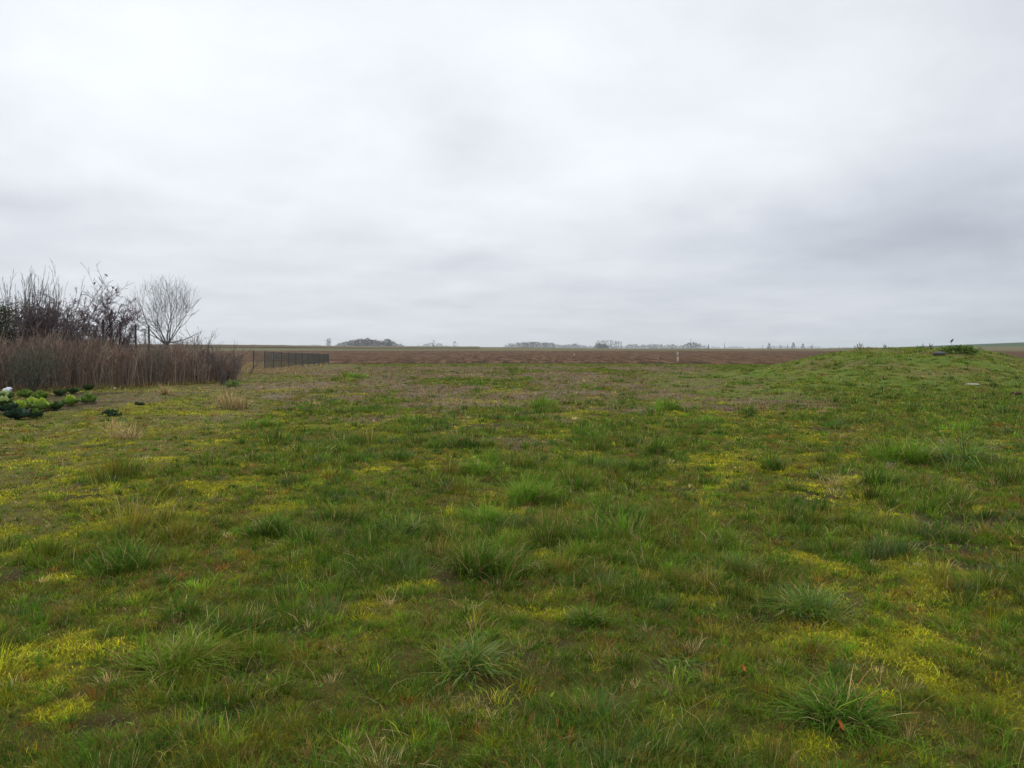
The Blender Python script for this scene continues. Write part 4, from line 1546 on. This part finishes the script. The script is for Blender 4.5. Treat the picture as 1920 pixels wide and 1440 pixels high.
def mound_plants():
    x, y = G(1792, 662)
    y -= 0.2
    leafy('leafy_weed', 'leafy bright green weed patch on top of the mound', 'weed', (x, y, float(H(x, y))), 0.8, 0.34, 1500, 0.11,
          [(0.10, 0.16, 0.02), (0.13, 0.19, 0.025), (0.045, 0.08, 0.014)], aspect=0.55, up=False)
    x, y, _ = at(1783, 46.5)
    z = float(H(x, y))
    root = empty('weed_stalk', (x, y, z))
    tag(root, 'single weed stalk with a drooping leaf against the sky on the mound', 'weed')
    seg_mesh('stem', [(0, 0, 0, 0.012, 0.02, 0, 0.28, 0.010), (0.02, 0, 0.28, 0.010, 0.0, 0, 0.46, 0.006)], M['bark'], (0.05, 0.06, 0.03), root, 5)
    V, f = leaf_sheet(0.30, 0.17, 0.6, 0.1, seed=9)
    mesh_np('leaf', rot(V, 0.25, -0.5) + np.array([-0.06, 0, 0.38]), [f], M['leaf'], np.repeat(np.array([[0.03, 0.045, 0.02]]), len(V), 0), root, smooth=True)
    for px, pyt, lab in ((1608, 645, 'small twiggy weed on the left shoulder of the mound'), (1658, 647, 'small weed standing on the mound crest left of the boulder'),
                         (1743, 644, 'thin purplish stalk on the crest beside the boulder'), (1838, 655, 'dry reddish weed on the right shoulder of the mound')):
        x, y, _ = at(px, 46.0)
        z = float(H(x, y))
        h_ = max(0.25, zof(pyt, 46.0) - z)
        segs = []
        P = dict(up=0.03, wig=0.08, kids=[1, 1], ratio=0.5, spread=0.6, rmin=0.006)
        for _ in range(5):
            grow(segs, np.array([rng.normal(0, 0.06), rng.normal(0, 0.06), 0]), norm(np.array([rng.normal(0, 0.22), rng.normal(0, 0.2), 1])), h_ * (0.7 + 0.4 * rng.random()), 0.009, 0, 2, P)
        o = seg_mesh('dry_weed', segs, M['bark'], (0.10, 0.085, 0.05), None, 4)
        o.location = (x, y, z)
        tag(o, lab, 'weed', 'weeds on the mound crest')
    # turf tufts along the crest, so that its outline is ragged
    B = Blades()
    n = 26000
    x = 12 + 24 * rng.random(n)
    y = 38 + 15 * rng.random(n)
    k = (mound(x, y) > 0.1) & (rng.random(n) < np.clip(0.2 + 1.4 * fbm(x, y, 0.7, 151, 3) - 0.3, 0, 1))
    x, y = x[k], y[k]
    n = len(x)
    c = np.where((rng.random(n) < 0.25)[:, None], C['straw'] * 0.6, np.where((rng.random(n) < 0.5)[:, None], C['fresh'], C['olive']))
    B.add(x, y, H(x, y), 0.085 * np.exp(rng.normal(0, 0.4, n)), 0.028, rng.random(n) * 6.28, rng.random(n) * 0.6, rng.random(n), jitter(c, 0.2), None)
    o = B.build('mound_grass', M['grass'])
    tag(o, 'rough green turf tufts on the crest of the mound', 'grass', kind='stuff')


mound_plants()

# ------------------------------------------------------------------ far trees


def shards(cx, cy, z0, w, h, n, col, kind='bare', jit=0.18):
    """leaf clumps / twig bundles of one far tree"""
    a = rng.random(n) * 6.283
    t = rng.random(n)
    if kind == 'cone':
        rr = 1.15 - 0.95 * t
    elif kind == 'poplar':
        rr = 0.45 * np.sin(np.clip(t, 0, 1) * 2.6 + 0.35)
    else:
        rr = np.sqrt(np.clip(1 - ((t - 0.5) / 0.56) ** 2, 0, 1))
    r = np.sqrt(rng.random(n)) * rr * w / 2
    p = np.stack([cx + np.cos(a) * r, cy + np.sin(a) * r, z0 + h * (0.06 + 0.94 * t)], 1)
    s = w * (0.10 if kind == 'bare' else 0.15)
    up = np.stack([rng.normal(0, 0.25, n), rng.normal(0, 0.25, n), np.ones(n)], 1) * (h * 0.16 if kind != 'cone' else h * 0.10)
    sd = np.stack([np.cos(a * 3), np.sin(a * 3), rng.normal(0, .3, n)], 1) * s * 0.5
    V = np.stack([p - sd, p + sd, p + up], 1).reshape(-1, 3)
    c = np.array(col)[None] * np.exp(rng.normal(0, jit, n))[:, None]
    return V, np.repeat(c, 3, 0)


def far_tree(px, py, wpx, d, kind, col, label, n=110, name=None, cat='tree'):
    x = (px - CX) / F * d
    z0 = float(hbase(x, d)) - 0.6
    zt = zof(py, d)
    w = wpx / F * d
    h = zt - z0
    nm = name or {'cone': 'conifer', 'poplar': 'poplar_tree', 'bare': 'bare_tree'}[kind]
    root = empty(nm, (x, d, z0))
    tag(root, label, cat, 'far trees on the horizon')
    V, c = shards(0, 0, 0, w, h, n, col, kind)
    mesh_np('crown', V, [np.arange(len(V)).reshape(-1, 3)], M['far_tree'], c, root)
    V, Q = tubes([(0, 0, -0.5, 0.008 * h, 0, 0, h * 0.6, 0.003 * h)], 6)
    mesh_np('trunk', V, [Q], M['far_tree'], np.repeat(np.array([col]) * 0.8, len(V), 0), root)


GREY = (0.065, 0.058, 0.056)
DKG = (0.028, 0.040, 0.030)


def far_wood(px0, px1, prof, d, step, label, col, kind='bare', n=60):
    Vs, Cs = [], []
    px = px0
    while px < px1:
        top = np.interp(px, [p[0] for p in prof], [p[1] for p in prof]) + rng.normal(0, 1.0)
        dd = d * (1 + rng.normal(0, 0.03))
        x = (px - CX) / F * dd
        z0 = float(hbase(x, dd)) - 1.0
        h = max(1.5, zof(top, dd) - z0)
        w = h * (0.75 if kind == 'bare' else 0.4)
        V, c = shards(x, dd, z0, w, h, n, np.array(col) * math.exp(rng.normal(0, 0.14)), kind)
        Vs.append(V)
        Cs.append(c)
        px += step * (0.6 + 0.8 * rng.random())
    V = np.concatenate(Vs)
    o = mesh_np('far_wood', V, [np.arange(len(V)).reshape(-1, 3)], M['far_tree'], np.concatenate(Cs))
    tag(o, label, 'wood', kind='stuff')


far_wood(628, 758, [(628, 648), (640, 643.5), (660, 639), (690, 636.5), (705, 638), (715, 641), (725, 638), (733, 641), (740, 643), (758, 648.5)], 900, 1.7,
         'hump shaped bare grey wood on the left horizon', (0.070, 0.062, 0.062), n=75)
far_wood(575, 612, [(575, 650), (590, 646.5), (598, 647), (612, 650)], 1300, 2.2, 'low bluish strip of wood left of the hump shaped one', (0.07, 0.075, 0.075))
far_wood(762, 860, [(762, 650), (790, 649), (800, 645), (808, 644), (815, 648), (825, 644), (830, 648), (850, 650), (860, 650)], 1250, 2.6, 'thin line of far trees right of the hump shaped wood', GREY)
far_wood(944, 1112, [(944, 649), (965, 644.5), (1000, 642), (1035, 643.5), (1048, 648), (1075, 646.5), (1112, 650)], 1300, 1.8,
         'long low grey wood left of the poplar row', (0.07, 0.066, 0.064), n=65)
far_wood(1112, 1142, [(1112, 650), (1120, 646), (1135, 646), (1142, 649)], 1150, 1.6, 'dark low evergreens in front of the poplar row', DKG, n=100)
far_wood(1145, 1330, [(1145, 650), (1170, 650), (1185, 646), (1200, 648), (1225, 646), (1245, 648), (1262, 647), (1280, 648), (1292, 643), (1303, 643), (1318, 648), (1330, 651)], 1500, 2.2,
         'dim far tree line between the poplars and the tall stake', (0.06, 0.066, 0.062), n=70)
far_wood(1325, 1760, [(1325, 651), (1380, 650.5), (1420, 652), (1450, 649.5), (1520, 650.5), (1570, 651.5), (1760, 651)], 1700, 2.6, 'dark far hedgerow line on the right horizon', (0.036, 0.05, 0.04), n=60)
for k in range(9):
    far_tree(1121 + k * 5.2 + rng.normal(0, 0.5), 638.5 + 0.25 * abs(k - 3) + rng.random(), 9.0, 1250, 'bare', (0.13, 0.13, 0.12), [
        'first poplar of the short row on the horizon, from the left', 'second poplar of the short row on the horizon', 'third poplar of the short row on the horizon',
        'fourth poplar of the short row on the horizon', 'middle poplar of the short row on the horizon', 'sixth poplar of the short row on the horizon',
        'seventh poplar of the short row on the horizon', 'last but one poplar of the short row on the horizon', 'last poplar of the short row on the horizon, rightmost'][k], n=55, name='poplar_tree')
far_tree(617, 635.5, 12, 800, 'bare', (0.085, 0.07, 0.062), 'lone bare tree left of the hump shaped wood', n=110)
far_tree(813, 639, 8, 1100, 'bare', GREY, 'lone thin tree, first right of the hump shaped wood', n=60)
far_tree(853, 641, 10, 1200, 'bare', (0.11, 0.10, 0.09), 'faint lone bare tree between the woods at left centre', n=50)
far_tree(784, 646.5, 4, 900, 'cone', DKG, 'tiny dark bush between the hump shaped wood and the thin trees', n=60)
far_tree(1240, 645, 5, 1200, 'cone', DKG, 'dark pointed conifer left of the tall stake', n=80)
far_tree(1328, 646, 5, 1200, 'cone', DKG, 'small dark conifer right of the tall stake', n=80)
far_tree(1358, 643.5, 3, 1200, 'poplar', DKG, 'thin spire shaped tree on the right horizon', n=60)
far_tree(1430, 647, 4, 1200, 'cone', DKG, 'small dark tree left of the pointed conifer pair', n=60)
far_tree(1441.5, 643.5, 9, 1200, 'cone', DKG, 'dark broad conifer, left of the two biggest on the right horizon', n=120)
far_tree(1476, 645.5, 4, 1200, 'cone', DKG, 'small conifer touching the biggest one', n=60)
far_tree(1487, 643, 10, 1200, 'cone', DKG, 'biggest dark conifer on the right horizon', n=130)
far_tree(1505, 645, 9, 1200, 'cone', DKG, 'rounded dark conifer right of the biggest one', n=110)
far_tree(1522, 647, 6, 1200, 'cone', (0.04, 0.055, 0.045), 'low pale conifer, last before the mound', n=80)


def mast():
    d = 1500
    x = (1295 - CX) / F * d
    z = float(hbase(x, d))
    h = zof(634.5, d) - z
    segs = [(0, 0, 0, 0.75, 0, 0, h * 0.6, 0.5), (0, 0, h * 0.6, 0.5, 0, 0, h, 0.25)]
    for k in range(3):
        a = k * 2.09
        segs.append((math.cos(a) * 2, math.sin(a) * 2, 0, 0.2, 0, 0, h * 0.5, 0.15))
    V, Q = tubes(segs, 6)
    o = mesh_np('mast', V, [Q], M['post'], None, loc=(x, d, z))
    tag(o, 'thin mast rising from the far trees just right of the tall pale stake', 'mast')


mast()

# ------------------------------------------------------------------ air
HAZE = True
if HAZE:
    s, zt, zb = 6300.0, 40.0, -12.0
    V = np.array([(-s, -s, zb), (s, -s, zb), (s, s, zb), (-s, s, zb), (-s, -s, zt), (s, -s, zt), (s, s, zt), (-s, s, zt)], float)
    Q = np.array([(0, 3, 2, 1), (4, 5, 6, 7), (0, 1, 5, 4), (1, 2, 6, 5), (2, 3, 7, 6), (3, 0, 4, 7)])
    mh = bpy.data.materials.new('haze')
    mh.use_nodes = True
    t = mh.node_tree
    t.nodes.clear()
    out = nd(t, 'ShaderNodeOutputMaterial')
    pv = nd(t, 'ShaderNodeVolumePrincipled')
    pv.inputs['Color'].default_value = (0.88, 0.93, 0.98, 1)
    pv.inputs['Density'].default_value = 0.00020
    pv.inputs['Anisotropy'].default_value = 0.6
    t.links.new(pv.outputs[0], out.inputs['Volume'])
    o = mesh_np('haze', V, [Q], mh)
    tag(o, kind='stuff')
